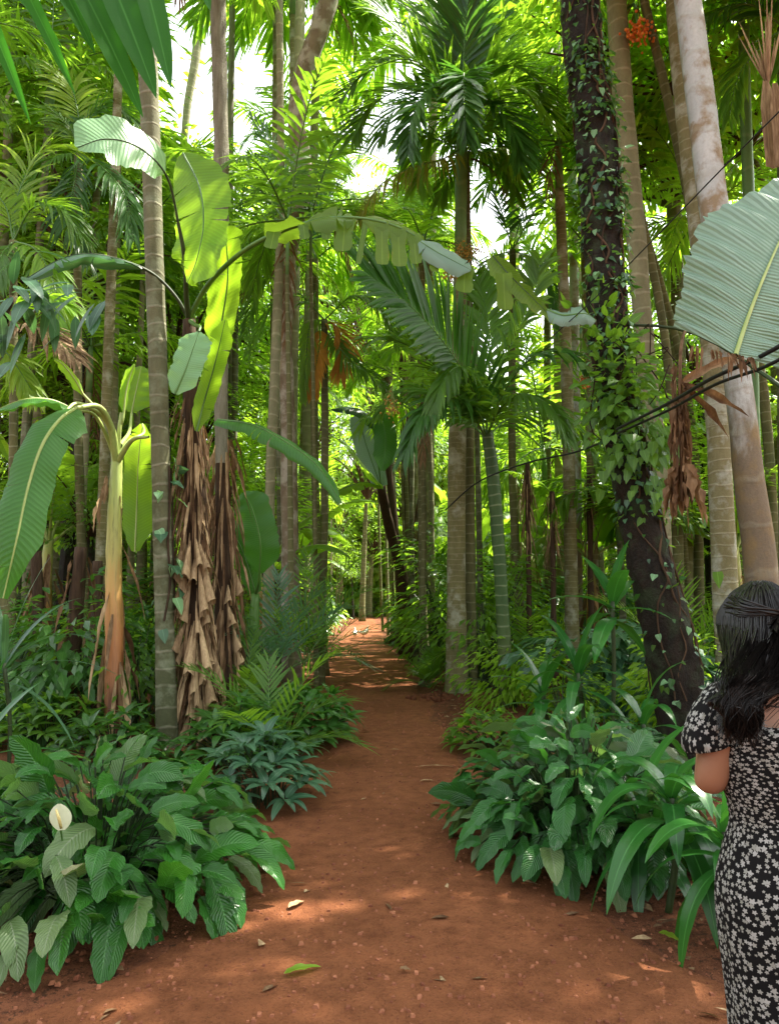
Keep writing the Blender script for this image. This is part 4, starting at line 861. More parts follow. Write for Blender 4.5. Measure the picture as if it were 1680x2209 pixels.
px_leaf(tV, [(425, 930, 7.6), (440, 870, 7.6), (460, 800, 7.5), (475, 740, 7.4), (486, 690, 7.3)], 26, 'banana', up=(0, -1, .1), hang=(.2, .2), splits=2, r=.8, prof=full)
px_leaf(tV, [(378, 850, 7.1), (400, 800, 7.1), (418, 750, 7.15), (430, 715, 7.2)], 36, 'pale', up=(0, -1, .2), hang=(.05, .05), r=.5, prof=full, stalk=[V0, (420, 700, 7.5), (432, 705, 7.3), (430, 715, 7.2)])
px_leaf(tV, [V0, (380, 640, 7.6), (330, 590, 7.5), (260, 560, 7.3), (190, 548, 7.1), (130, 560, 7), (60, 600, 6.9)], 40, 'blue', up=(0, -.4, 1), hang=(.4, 1.3), splits=7, r=.5, prof=lambda t: np.where(t < .4, .02, full((t - .4) / .6)), sm='stalk_dark', rib=.02)
# ragged sheath of dead leaves: many hanging strips and curled sheaths
def dead_skirt(t, ctop, cbot, n, spread, lmin, lmax, w0, w1, mats=('dry', 'dry_pale'), name='dead_leaves', depthspread=None, cones=0):
    g = MB(); tt = rng.random(n); a = rng.random(n) * 6.3; c_ = cbot[None] * (1 - tt[:, None]) + ctop[None] * tt[:, None]
    out = np.stack([np.cos(a), np.sin(a), np.zeros(n)], -1); b = c_ + out * (spread * rng.uniform(.55, 1.1, n))[:, None]
    l = rng.uniform(lmin, lmax, n)
    blades(g, b, out * rng.uniform(.05, .5, n)[:, None] + V(0, 0, -1), out + rng.normal(0, .4, (n, 3)), l, rng.uniform(w0, w1, n), 6, 3, .5, rng.uniform(.3, 1., n), p_strap, wave=.5)
    g.m[-1] = np.repeat(rng.choice(len(mats), n), 18)
    for i in range(cones):                  # curled, open-mouthed sheath ends
        a_ = rng.uniform(-2.9, -.2); o = V(math.cos(a_), math.sin(a_), 0); t_ = rng.random() ** 1.2 * .55
        q = cbot * (1 - t_) + ctop * t_ + o * spread * rng.uniform(.6, 1.1); L_ = rng.uniform(.12, .5); rr_ = rng.uniform(.018, .06)
        tilt = o * .3 + rng.normal(0, .08, 3)
        m_ = 9; th = np.linspace(-2.1, 2.1, m_) + rng.normal(0, .2); rows = []
        for s_ in np.linspace(0, 1, 7):
            cc = q + V(0, 0, -s_ * L_) + tilt * s_ * L_; rad_ = rr_ * (.12 + .88 * s_ ** .8) * (1 + rng.normal(0, .05, m_))
            an_ = th * (1 if s_ < .8 else 1.04) + a_
            rows.append(cc[None] + rad_[:, None] * np.stack([np.cos(an_), np.sin(an_), np.zeros(m_)], -1) + (rng.normal(0, .006, (m_, 1)) + (.03 * np.cos(th * 1.7))[:, None] * s_) * V(0, 0, 1))
        u, v = np.meshgrid(np.linspace(0, 1, m_), np.linspace(0, 1, 7))
        g.add(np.array(rows), quads(7, m_), np.stack([u, v], -1), rng.random() ** .7, len(mats) - 1)
    return g.build(name, [M[x] for x in mats], t)
dead_skirt(tV, P(410, 850, 7.8), P(432, 1560, 7.8), 420, .13, .2, .7, .012, .055, ('dry', 'dry', 'dry_pale', 'dry_pale'), cones=75)
tV2 = thing('banana_plant', 'dead banana stem shaggy with tan strips behind the dead leaf heap', 'banana plant', PX(484, 8.3))
g = MB(); tube(g, catmull([PX(484, 8.3), P(482, 1300, 8.3), P(478, 1000, 8.3)], 14), np.linspace(.12, .07, 14), 12, .5, 0, .06); g.build('pseudostem', M['brown_stem'], tV2)
dead_skirt(tV2, P(478, 930, 8.2), P(486, 1500, 8.2), 120, .13, .35, .9, .03, .08, ('dry', 'dry_pale'), cones=16)
for ctrl in [[(470, 905, 8.2), (540, 915, 7.8), (620, 955, 7.5), (690, 1010, 7.3), (735, 1085, 7.2)]]:
    px_leaf(tV2, ctrl, 34, 'banana_dark', up=(0, -.5, 1), hang=(.5, .8), splits=3, r=.9, rib=.014)
# young banana with the golden stem, far left
b0 = PX(248, 7.7)
tQ = thing('banana_plant', 'young banana plant with golden orange stem at the left', 'banana plant', b0)
g = MB(); c = catmull([b0 + V(0, 0, -.1), P(248, 1400, 7.7), P(246, 1200, 7.7), P(250, 1060, 7.7), P(253, 985, 7.7)], 26)
tube(g, c, np.linspace(.105, .055, 26), 14, .5, 0, .035); g.build('pseudostem', M['pseudo'], tQ)
Q0 = (252, 1000, 7.7)
px_leaf(tQ, [(165, 880, 6.9), (130, 905, 6.6), (92, 960, 6.4), (62, 1050, 6.3), (38, 1160, 6.2), (8, 1290, 6.2)], 62, 'banana_dark', up=(.3, -.9, .5), hang=(.2, .3), splits=2, r=.9, stalk=[Q0, (243, 930, 7.5), (215, 878, 7.2), (165, 880, 6.9)], sm='stalk_pale', rib=.02, prof=full, gap=.15)
px_leaf(tQ, [(165, 885, 7.2), (110, 862, 7), (50, 862, 6.8), (-20, 890, 6.7)], 36, 'banana_dark', up=(0, -.5, 1), hang=(.3, 1.0), splits=1, r=.7, stalk=[Q0, (235, 950, 7.6), (205, 895, 7.4), (165, 885, 7.2)], sm='stalk_pale', prof=full)
px_leaf(tQ, [(180, 850, 7.4), (160, 815, 7.3), (135, 785, 7.2), (118, 775, 7.1)], 14, 'banana', up=(.5, -.8, .5), hang=(.5, .5), r=.9, stalk=[Q0, (245, 940, 7.6), (215, 890, 7.5), (180, 850, 7.4)], sm='stalk_pale', prof=full)
px_leaf(tQ, [(268, 890, 7.6), (272, 850, 7.6), (280, 815, 7.6), (292, 785, 7.6)], 14, 'banana', up=(1, -.8, .2), hang=(.9, .9), r=.9, stalk=[Q0, (256, 940, 7.7), (264, 910, 7.6), (268, 890, 7.6)], sm='stalk_pale', prof=full)
px_leaf(tQ, [(292, 1190, 8.6), (296, 1090, 8.6), (300, 990, 8.5), (308, 915, 8.4)], 38, 'banana', up=(0, -1, .1), hang=(.1, .15), splits=2, r=.95, prof=full, stalk=[Q0, (275, 955, 7.9), (310, 935, 8.2), (308, 915, 8.4)], sm='stalk_pale')
px_leaf(tQ, [(285, 890, 8.8), (295, 840, 8.8), (306, 790, 8.8)], 36, 'banana', up=(0, -1, .1), hang=(.1, .15), r=.95, prof=full, stalk=[(260, 960, 7.8), (280, 930, 8.4), (285, 890, 8.8)], sm='stalk_pale')
g = MB()
for ctrl in [[Q0, (230, 905, 7.4), (170, 870, 7.2), (140, 890, 7.0)], [Q0, (258, 930, 7.6), (262, 890, 7.6)], [Q0, (285, 950, 7.5), (322, 942, 7.4)]]:
    tube(g, catmull([P(*c_) for c_ in ctrl], 14), np.linspace(.032, .014, 14), 8, .6, 0, cap=False)
g.build('stalk', M['stalk_pale'], tQ)
dead_skirt(tQ, P(232, 1080, 7.6), P(238, 1010, 7.6), 5, .09, .2, .4, .06, .1, ('dry_pale',))
dead_skirt(tQ, P(250, 1150, 7.7), P(255, 1590, 7.7), 16, .10, .5, 1.1, .04, .08, ('dry', 'dry_pale'), name='loose_sheath')
# dark dead stems behind it
for (px, y, tops, w_, lab) in [(140, 8.6, (176, 1180), 34, 'dead brown banana stem leaning left of the golden stem'), (205, 10.2, (212, 1210), 26, 'dim brown dead stem behind the golden stem'), (95, 11, (80, 1190), 26, 'shadowed dead stem near the left edge')]:
    t, c, _ = px_trunk('dead_stem', lab, 'dead plant', (px, y), [((px + tops[0]) / 2, 1400, y, w_), (tops[0], tops[1], y, w_ * .8)], 'brown_stem', w_ * 1.3, .08, 12, 24)
    dead_skirt(t, c[-1], c[3], 22, w_ * mpx(y) * .5, .3, .8, .03, .08, ('dry',))
# brown clad stems right of the path
for i, (px, y, yt, yb, n_) in enumerate([(1137, 12.3, 1000, 1210, 60), (1190, 12.2, 1060, 1260, 50), (908, 16, 1060, 1250, 60), (1270, 13, 1020, 1230, 30)]):
    lab = ['shaggy brown dead fronds hanging on the stem right of the green palm', 'ragged brown dead stem left of the brown trunk', 'shaggy dark clad stem at the right edge of the far path', 'withered brown strips on the stem beside the dark tree'][i]
    t, c, _ = px_trunk('dead_stem', lab, 'dead plant', (px + 8, y), [(px + 4, 1350, y, 12), (px, yt, y, 12)], 'brown_stem', 16, .08, 10, 20)
    dead_skirt(t, P(px, yt, y), P(px, yb - 60, y), n_, .07, .25, .6, .015, .035, ('dry', 'dry_pale') if i != 2 else ('dry', 'brown_stem'))
# banana plant just left of the far path end, its dark waxy leaf overhead
tB = thing('banana_plant', 'banana plant with drooping dark shiny leaf over the far path', 'banana plant', PX(892, 18.5))
g = MB(); tube(g, catmull([PX(892, 18.5), P(868, 1250, 18), P(838, 1130, 17), P(822, 1050, 16)], 16), np.linspace(.15, .1, 16), 12, .5, 0, .05); g.build('pseudostem', M['brown_stem'], tB)
px_leaf(tB, [(822, 1050, 15), (812, 960, 14.6), (795, 900, 14.2), (760, 878, 13.8), (715, 882, 13.5)], 30, 'blue', up=(0, -.3, 1), hang=(1.0, .4), r=.1, splits=1, prof=lambda t: np.where(t < .4, .03, full((t - .4) / .6)))
px_leaf(tB, [(822, 1050, 15), (812, 960, 14.4), (822, 905, 14), (832, 950, 13.8), (825, 1015, 13.7)], 26, 'banana_dark', up=(0, -1, .3), hang=(.3, .3), r=.1, prof=lambda t: np.where(t < .4, .03, full((t - .4) / .6)))
px_leaf(tB, [(822, 1050, 15), (790, 1010, 14.6), (750, 960, 14.4), (705, 935, 14.2)], 22, 'banana', up=(0, -.4, 1), hang=(.5, .5), r=.8, splits=3)
px_leaf(tB, [(822, 1050, 15), (780, 1040, 14.6), (720, 1060, 14.2), (680, 1050, 14)], 22, 'banana', up=(0, -.4, 1), hang=(.5, .5), r=.6, splits=3)
px_leaf(tB, [(822, 1050, 15), (790, 960, 15.4), (775, 900, 15.6), (785, 930, 15.8)], 26, 'banana_grey', up=(0, -1, .2), hang=(.2, .2), r=.6)
tB2 = thing('banana_plant', 'young banana plant with upright green leaf left of the thin pole', 'banana plant', PX(545, 9.6))
g = MB(); tube(g, catmull([PX(545, 9.6), P(548, 1350, 9.6), P(552, 1280, 9.6)], 8), np.linspace(.09, .05, 8), 10, .5); g.build('pseudostem', M['stalk'], tB2)
px_leaf(tB2, [(560, 1235, 9.2), (562, 1170, 9.1), (545, 1100, 9.1), (525, 1062, 9.1)], 40, 'banana_dark', up=(0, -1, .1), hang=(.15, .15), r=.9, stalk=[(552, 1280, 9.6), (558, 1260, 9.3), (560, 1235, 9.2)], prof=full)
px_leaf(tB2, [(552, 1280, 9.6), (520, 1180, 9.5), (480, 1120, 9.4), (470, 1080, 9.3)], 26, 'banana_dark', up=(0, -1, .4), hang=(.3, .3), r=.6)
# right-hand banana: torn leaf over the creeper, and the big grey-green leaf at the edge
b0 = PX(1790, 5.2)
tR = thing('banana_plant', 'banana plant at the right edge with huge grey green corrugated leaf', 'banana plant', b0)
g = MB(); tube(g, catmull([b0, P(1795, 1200, 5.2), P(1780, 900, 5.1)], 12), np.linspace(.15, .1, 12), 12, .5, 0, .04); g.build('pseudostem', M['pseudo'], tR)
g = MB()
pts = [P(1585, 765, 3.3), P(1610, 690, 3.35), P(1645, 600, 3.4), P(1690, 500, 3.5), P(1745, 400, 3.65)]
lamina(g, pts, .37, (0, -1, .05), 60, 12, (.10, .12), .3, 2, .4, 0, 1, rib=.012, gap=.05, prof=lambda t: np.clip(np.minimum(.86 + t * .35, 1.12 - .9 * np.clip(t - .62, 0, 1) * 2.2), .1, 1.1), ragged=.03)
tube(g, catmull([P(1745, 400, 3.65), P(1800, 360, 4), P(1830, 500, 4.5), P(1780, 900, 5.1)], 20), np.linspace(.014, .03, 20), 8, .5, 1, cap=False)
g.build('leaf', [M['banana_grey'], M['stalk_pale']], tR)
g = MB(); n = 26; u_ = rng.random(n)[:, None]; b = P(1490, 745, 3.3) * (1 - u_) + P(1625, 772, 3.3) * u_
blades(g, b, rng.normal(0, .35, (n, 3)) + V(.1, 0, -1), V(0, -1, 0) + rng.normal(0, .4, (n, 3)), rng.uniform(.03, .15, n), rng.uniform(.008, .03, n), 5, 3, .4, .9, p_strap, wave=.5); g.build('dry_edge', M['dry'], tR)
px_leaf(tR, [(1062, 552, 7.3), (1095, 590, 7.2), (1130, 625, 7.1), (1165, 660, 7.0), (1200, 695, 6.9)], 40, 'banana_torn', up=(.3, -1, .3), hang=(.15, .5), r=.5, splits=2, prof=lambda t: np.clip(np.minimum(.55 + t * 3, 1.05 - .75 * t), .1, 1), stalk=[(1780, 900, 5.1), (1500, 720, 6.2), (1300, 700, 6.6), (1200, 695, 6.9)], rib=.008, sm='stalk_dark')
g = MB()
for (x_, yt, yb, w_, dx) in [(1085, 590, 668, 40, 4), (1118, 625, 650, 20, 4)]:
    A_, B_ = P(x_, yt, 7.15), P(x_ + dx, yb, 7.1); blades(g, A_, B_ - A_, V(0, -1, .1), np.linalg.norm(B_ - A_), w_ * mpx(7.1), 8, 4, .1, .2, lambda t: np.clip(.92 + .12 * np.sin(t * 9) - .25 * t ** 8, .1, 1), r=.8, wave=.1)
g.build('leaf_strip', M['banana_torn'], tR)
tR2 = thing('banana_leaf', 'pale torn banana leaf caught on the dark tree trunk', 'leaf', P(1225, 690, 6.2))
px_leaf(tR2, [(1180, 668, 6.2), (1215, 680, 6.1), (1260, 676, 6.1), (1285, 690, 6.2)], 30, 'banana_grey', up=(0, -.9, .6), hang=(.4, .8), r=.9, splits=2, prof=full)
tR3 = thing('banana_leaf', 'dead brown banana leaf hanging in long curls left of the white palm', 'dead leaf', P(1465, 760, 4.9))
g = MB(); n = 70; tt = rng.random(n)[:, None]; c_ = P(1462, 770, 4.9) * (1 - tt) + P(1468, 1040, 4.9) * tt
a = rng.random(n) * 6.3; out = np.stack([np.cos(a), np.sin(a), 0 * a], -1)
blades(g, c_ + out * .02, out * .16 + V(0, 0, -1), out + rng.normal(0, .5, (n, 3)), rng.uniform(.12, .4, n), rng.uniform(.015, .06, n), 7, 4, .3, rng.uniform(.5, 1.3, n), p_lance, wave=.9)
n = 9; a = rng.random(n) * 6.3; out = np.stack([np.cos(a), np.sin(a), 0 * a], -1)
blades(g, P(1468, 1000, 4.9) + out * .03, out * .3 + V(0, 0, -1), out, rng.uniform(.25, .45, n), rng.uniform(.07, .11, n), 8, 4, .2, .7, p_ovate, wave=.5)
blades(g, np.array([P(1465, 830, 4.9)] * 3), np.array([V(1, -.1, -.35), V(.8, .2, -.6), V(.6, 0, .4)]), V(0, -1, .3), .5, .09, 7, 4, .3, .8, p_strap, wave=.5)
tube(g, catmull([P(1480, 700, 5.2), P(1466, 780, 4.9), P(1470, 1080, 4.9)], 12), .012, 6, .3, cap=False)
g.build('blade', M['dry'], tR3)
# brown spathe hanging at the top right, with its palm stem
tS, cS, _ = px_trunk('palm_tree', 'slim green palm stem at the right edge above the corrugated leaf', 'palm tree', (1640, 10), [(1625, 900, 10, 22), (1614, 450, 10, 22), (1606, 200, 10, 20), (1600, -80, 10, 18)], 'shaft', 26, .02, 12, 30, extra=1)
add_crown(tS, cS[-1], 'mid', 8, 2.2)
tS2 = thing('palm_spathe', 'dry brown boat shaped palm spathe hanging at the upper right edge', 'dead leaf', P(1655, 200, 6.2))
g = MB(); blades(g, np.array([P(1648, 175, 6.2), P(1668, 180, 6.1)]), V(.02, 0, -1), V(0, -1, 0), [.85, .8], [.22, .2], 12, 8, .1, .75, lambda t: np.clip(np.minimum(.3 + t * 2.2, 1.15 - t * .2), 0, 1), curl=.3)
n = 26; blades(g, np.array([P(1655, 185, 6.2)] * n), rng.normal(0, .16, (n, 3)) + V(-.05, 0, 1), V(0, -1, 0), rng.uniform(.3, .9, n), .02, 5, 2, -.2, .3, p_strap); g.build('blade', M['dry_pale'], tS2)

# big close frond at the top left: broad leaflets
tW = thing('palm_tree', 'close palm whose broad dark green leaflets hang in at the top left', 'palm tree', PX(-620, 3.4))
g = MB(); tube(g, [PX(-620, 3.4), PX(-640, 3.4, 2), PX(-640, 3.4, 3.6)], [.12, .1, .09], 12, .5, 0, .03); g.build('trunk', M['palm_grey'], tW)
g = MB(); rach = catmull([PX(-640, 3.4, 3.6), P(-300, -330, 3.3), P(60, -190, 3.0), P(420, -120, 2.9)], 20); tube(g, rach, np.linspace(.03, .01, 20), 8, .5, 1, cap=False)
for (a_, b_, w_, r_) in [((120, -130, 2.95), (300, 250, 2.75), 66, .55), ((200, -130, 2.9), (328, 212, 2.7), 80, .4), ((290, -125, 2.9), (362, 192, 2.7), 62, .5), ((60, -160, 3), (190, 120, 2.9), 50, .3), ((-40, -200, 3.1), (150, 200, 3.2), 40, .7), ((-140, -220, 3.2), (60, 260, 3.3), 44, .7), ((-200, -200, 3.2), (-20, 330, 3.3), 40, .6), ((-100, -180, 3.3), (118, 110, 3.4), 40, .3), ((400, -125, 2.9), (440, 40, 2.8), 40, .4)]:
    A_, B_ = P(*a_), P(*b_); blades(g, A_, B_ - A_ + V(0, 0, .15), V(.2, -1, .25), np.linalg.norm(B_ - A_) * 1.02, w_ * mpx(2.9), 10, 4, .22, .22, lambda t: np.clip(np.minimum(.55 + t * 1.4, 1.02) * (1 - t ** 4) + .02, 0, 1), r=r_, wave=.04)
g.build('frond', [M['frond_dark'], M['stalk']], tW)

# ================================================================== FOREGROUND PLANTS
def dome_bush(label, cen, rad, n, L, wr, mat, mat2=None, cat='foliage plant', name='foliage_plant', bend=(.9, 1.7), azr=(0, 6.283), serr=.15, p2=.0, flower=None, low=.0):
    cen = V(*cen); t = thing(name, label, cat, (cen[0], cen[1], gz(cen[0], cen[1])))
    rad = V(*rad); g = MB(); gs = MB(); k = 0
    m = int(n); i = np.arange(m); ph = np.arccos(1 - (i + .5) / m * (1 + low)); az = i * 2.39996 + rng.normal(0, .15, m)
    o = np.stack([np.sin(ph) * np.cos(az), np.sin(ph) * np.sin(az), np.cos(ph)], -1); o = nrm(o + rng.normal(0, .06, (m, 3)))
    inner = np.where(i % 5 < 2, rng.uniform(.4, .78, m), rng.uniform(.82, 1., m)); q = cen + o * rad * inner[:, None]
    # stalks rise from the middle of the clump, leaves shingle outward and down
    elev = o[:, 2]; hor = nrm(o * V(1, 1, 0) + 1e-6)
    d = hor * (1.0) + V(0, 0, 1) * (elev * 1.35 - .2 + rng.normal(0, .18, m))[:, None] + rng.normal(0, .32, (m, 3))
    up = hor * (.55 + .3 * (1 - elev))[:, None] + V(0, 0, 1) + rng.normal(0, .22, (m, 3))
    l = L * rng.uniform(.5, 1.15, m); w_ = l * wr * rng.uniform(.85, 1.15, m)
    q = q - nrm(d) * (l * .45)[:, None]
    q[:, 2] = np.maximum(q[:, 2], .05 + l * .55)
    bd = rng.uniform(*bend, m)
    blades(g, q, d, up, l, w_, 11, 6, bd, rng.uniform(.08, .42, m), p_broad, wave=.14, serr=serr, r=np.clip(rng.normal(.5, .22, m), 0, 1), curl=.12)
    if mat2: g.m[-1] = np.repeat((rng.random(m) < p2 + .10 * (elev < .3)).astype(int), 66)
    g.build('foliage', [M[mat]] + ([M[mat2]] if mat2 else []), t)
    for j in range(m):
        a_ = cen * V(1, 1, 0) + (q[j] - cen) * V(.35, .35, 0) + V(0, 0, .02); mid_ = (a_ + q[j]) / 2 + V(0, 0, .12)
        tube(gs, catmull([a_, mid_, q[j]], 5), .004, 4, cap=False)
    gs.build('stalks', M['stalk_dark'], t)
    return t
tL = dome_bush('large glossy bush with ribbed leaves and one pale flower at lower left', (-1.50, 4.0, .02), (.93, .98, .74), 470, .30, .42, 'herring', 'herring_old', low=.02, p2=.05)
dome_bush('left edge part of the ribbed leaf bush running out of the photo', (-2.55, 3.9, .02), (.9, 1.0, .66), 240, .32, .44, 'herring', 'herring_old')
# its flower: spathe and spadix on a stalk
tf = thing('flower', 'single pale round flower with yellow spike above the left bush', 'flower', P(130, 1860, 3.35))
g = MB(); tube(g, catmull([P(140, 1900, 3.45), P(136, 1820, 3.38), P(131, 1783, 3.3)], 8), .004, 6, cap=False); g.build('stalk', M['stalk'], tf)
g = MB(); blades(g, P(133, 1790, 3.3), V(-.05, -.15, 1), V(0, -1, .1), .115, .098, 10, 8, .15, .2, lambda t: np.clip(np.sin(math.pi * (t * .94 + .05)), .04, 1) ** .6, curl=.25); g.build('spathe', M['cream'], tf)
g = MB(); tube(g, [P(133, 1785, 3.28), P(128, 1765, 3.25), P(122, 1745, 3.25)], [.006, .007, .004], 8); g.build('spadix', M['spadix'], tf)
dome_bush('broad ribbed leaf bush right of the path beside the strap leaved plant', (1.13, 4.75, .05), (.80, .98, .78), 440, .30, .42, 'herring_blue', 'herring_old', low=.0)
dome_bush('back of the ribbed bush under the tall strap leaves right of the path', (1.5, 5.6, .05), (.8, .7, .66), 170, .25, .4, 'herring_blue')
# smaller dark clumps along the left edge of the path
def whorl_bush(label, cen, rad, nst, nl_, L, wr, mat, up_el=(5, 45)):
    cen = V(*cen); t = thing('foliage_plant', label, 'foliage plant', (cen[0], cen[1], gz(cen[0], cen[1]))); g = MB(); gs = MB(); rad = V(*rad)
    for i in range(nst):
        ph = math.acos(1 - (i + .5) / nst * .92); az = i * 2.4; o = V(math.sin(ph) * math.cos(az), math.sin(ph) * math.sin(az), math.cos(ph)); q = cen + o * rad * rng.uniform(.7, 1)
        tube(gs, catmull([cen * V(1, 1, 0) + o * rad * V(.4, .4, 0), (cen + q) / 2, q], 6), .006, 5, cap=False)
        a = np.arange(nl_) * 2.4 + rng.random() * 6; e = np.radians(rng.uniform(*up_el, nl_)); d = np.stack([np.cos(a) * np.cos(e), np.sin(a) * np.cos(e), np.sin(e)], -1) + o * .5
        l = L * rng.uniform(.6, 1.1, nl_); blades(g, np.repeat(q[None], nl_, 0) + d * .02, d, V(0, 0, 1) + o * .3, l, l * wr, 7, 4, rng.uniform(.7, 1.6, nl_), .2, p_ovate, wave=.06, curl=.1)
    g.build('foliage', M[mat], t); gs.build('stalks', M['stalk_dark'], t); return t
whorl_bush('dusty dark green clump just behind the large left bush', (-.92, 5.7, .05), (.42, .5, .52), 34, 9, .2, .34, 'blue')
whorl_bush('dark glossy clump with broad leaves at the left path edge', (-.95, 8.0, .05), (.62, .85, .52), 60, 9, .22, .38, 'dark')
whorl_bush('low dark clump on the bare soil behind the ringed palm', (-2.5, 6.9, .05), (.5, .4, .42), 30, 9, .2, .36, 'dark')
whorl_bush('low dark clump at the far left behind the golden stem', (-3.4, 7.6, .05), (.6, .4, .5), 36, 9, .2, .36, 'mid')
whorl_bush('low green clump between the ribbed bush and the green stem', (1.0, 7.6, .02), (.45, .4, .36), 30, 8, .18, .34, 'mid')
whorl_bush('second low clump of dark leaves nearer the dead banana stem', (-1.4, 6.8, .05), (.5, .5, .6), 36, 9, .2, .38, 'dark')
# feathered seedlings
def seedling(label, px, y, nf, L, LL, mat, z0=.05, el=(78, 30), n=16, W=.035, droop=.35):
    b = PX(px, y); t = thing('palm_seedling', label, 'palm', (b[0], b[1], gz(b[0], b[1]))); g = MB()
    for i in range(nf):
        az = i * 2.4 + rng.normal(0, .2); e = R(el[0] + (el[1] - el[0]) * i / max(1, nf - 1))
        frond(g, arc(b + V(0, 0, z0), az, e, L * rng.uniform(.8, 1.1), 1.3, 12), LL, n, W, 55, droop, t0=.22, rr=.008, nl=4, jit=.06, tipf=.6)
    g.build('fronds', [M[mat], M['stalk']], t); return t
seedling('feathered palm seedling rising from the clump left of the path', 578, 6.9, 8, 1.15, .34, 'mid')
seedling('small feathered seedling at the foot of the dead banana', 522, 8.1, 6, 1.2, .3, 'mid')
seedling('dark feathered palm at the left edge of the far path', 672, 12.6, 9, 1.9, .45, 'dark', .3)
seedling('taller feathered palm against the thin poles left of the path', 655, 11.4, 9, 2.1, .5, 'mid', .5)
seedling('grey green feathered palm leaning over the left clump', 590, 9.6, 8, 1.5, .45, 'blue', .5)
seedling('bright feathered palm lit from above behind the green stem', 1140, 13.0, 9, 2.2, .55, 'light', .2)
seedling('bright feathered palm behind the woman', 1480, 9.6, 8, 1.6, .5, 'light', .4)
seedling('small seedling with upright leaves at the foot of the twin palms', 925, 12.6, 8, .8, .3, 'mid')
# strap-leaved plants
def strap_plant(label, base, top_, n, L, W, mat='strap', el=(80, -15), bend=1.9, name='strap_leaved_plant'):
    b = PX(*base); q = P(*top_); t = thing(name, label, 'plant', (b[0], b[1], gz(b[0], b[1])))
    g = MB(); tube(g, catmull([b, (b + q) / 2 + V(.03, 0, 0), q], 10), .018, 8, .5); g.build('stem', M['stalk_dark'], t)
    a = np.arange(n) * 2.39996 + rng.normal(0, .2, n); e = np.radians(np.linspace(el[0], el[1], n)); d = np.stack([np.cos(a) * np.cos(e), np.sin(a) * np.cos(e), np.sin(e)], -1)
    l = L * rng.uniform(.8, 1.15, n); g = MB(); qq = q - np.linspace(0, .18, n)[:, None] * V(0, 0, 1)
    blades(g, qq, d, V(0, 0, 1), l, W * 1.35 * rng.uniform(.8, 1.15, n), 14, 4, rng.uniform(.75, 1.2, n) * bend, .28, lambda t: np.clip(np.minimum(.35 + t * 2.2, 1.) * (1 - t ** 3.2) + .01, 0, 1), curl=.15, wave=.04)
    g.build('leaves', M[mat], t); return t
strap_plant('strap leaved plant with long drooping blades beside the woman', (1440, 3.75), (1445, 1720, 3.7), 20, .60, .085, bend=2.8, el=(75, 0))
strap_plant('smaller strap leaved plant half hidden behind the woman', (1560, 3.4), (1560, 1790, 3.3), 15, .5, .08, bend=2.6)
strap_plant('second drooping strap leaved plant next to the ribbed bush', (1385, 4.1), (1380, 1760, 4.1), 14, .58, .075, bend=2.6)
strap_plant('tall strap leaved plant rising above the ribbed bush', (1260, 6.1), (1245, 1450, 6.0), 14, .62, .085, bend=1.6)
strap_plant('tall strap leaved plant in front of the dark trunk', (1400, 5.8), (1385, 1560, 5.7), 14, .7, .08, bend=2.2)
strap_plant('broad leaved cane with glossy leaves nearest the creeper', (1310, 6.3), (1320, 1290, 6.2), 9, .6, .11, bend=1.0)
strap_plant('low strap leaved plant behind the ribbed bush at its left', (1180, 6.6), (1170, 1490, 6.5), 14, .6, .09, bend=1.3)
strap_plant('bright strap leaved plant at the lower left edge', (-50, 4.9), (-45, 1600, 4.9), 14, .6, .05, bend=.8)
strap_plant('grey green strap leaves at the left edge behind the bush', (20, 6.6), (10, 1430, 6.5), 16, 1.0, .05, mat='blue', bend=1.4)
# cluster of drooping bluish leaves at the left edge, upper third
t, c, _ = px_trunk('broadleaf_tree', 'slim tree with drooping bluish leaves at the left edge', 'tree', (-40, 6.5), [(-35, 1100, 6.5, 22), (-10, 750, 6.4, 18), (30, 640, 6.3, 10)], 'brown_stem', 28, .05, 10, 24)
g = MB(); n = 46; b = P(50, 640, 6.2) + rng.normal(size=(n, 3)) * V(.28, .2, .14); blades(g, b, rng.normal(0, .5, (n, 3)) + V(-.2, -.2, -.5), V(0, -.5, 1), rng.uniform(.25, .42, n), rng.uniform(.09, .14, n), 7, 4, .8, .2, p_lance, curl=.1)
g.build('crown', M['blue'], t)

# cables
def cable(label, ctrl, r_): 
    g = MB(); tube(g, catmull([P(*c_) for c_ in ctrl], 40), r_, 8, .5); o = g.build('cable', M['cable']); tag(o, label, 'cable')
cable('thin black wire slanting across the white palm and the dark tree', [(1730, 190, 3.6), (1560, 360, 4.2), (1400, 525, 5.0), (1280, 645, 5.8), (1180, 735, 6.3)], .0045)
cable('upper of two thick black cables coming in at the right edge', [(1760, 700, 3.0), (1640, 768, 3.3), (1530, 818, 3.8), (1440, 870, 4.6), (1330, 925, 5.6)], .011)
cable('lower of two thick black cables coming in at the right edge', [(1760, 730, 3.0), (1650, 790, 3.3), (1540, 830, 3.8), (1440, 885, 4.7), (1330, 935, 5.7)], .009)
cable('dark thin line sagging behind the green stemmed palm', [(1330, 940, 6.2), (1240, 975, 7.4), (1130, 1000, 8.6), (1030, 1040, 9.6), (960, 1100, 10.5)], .010)

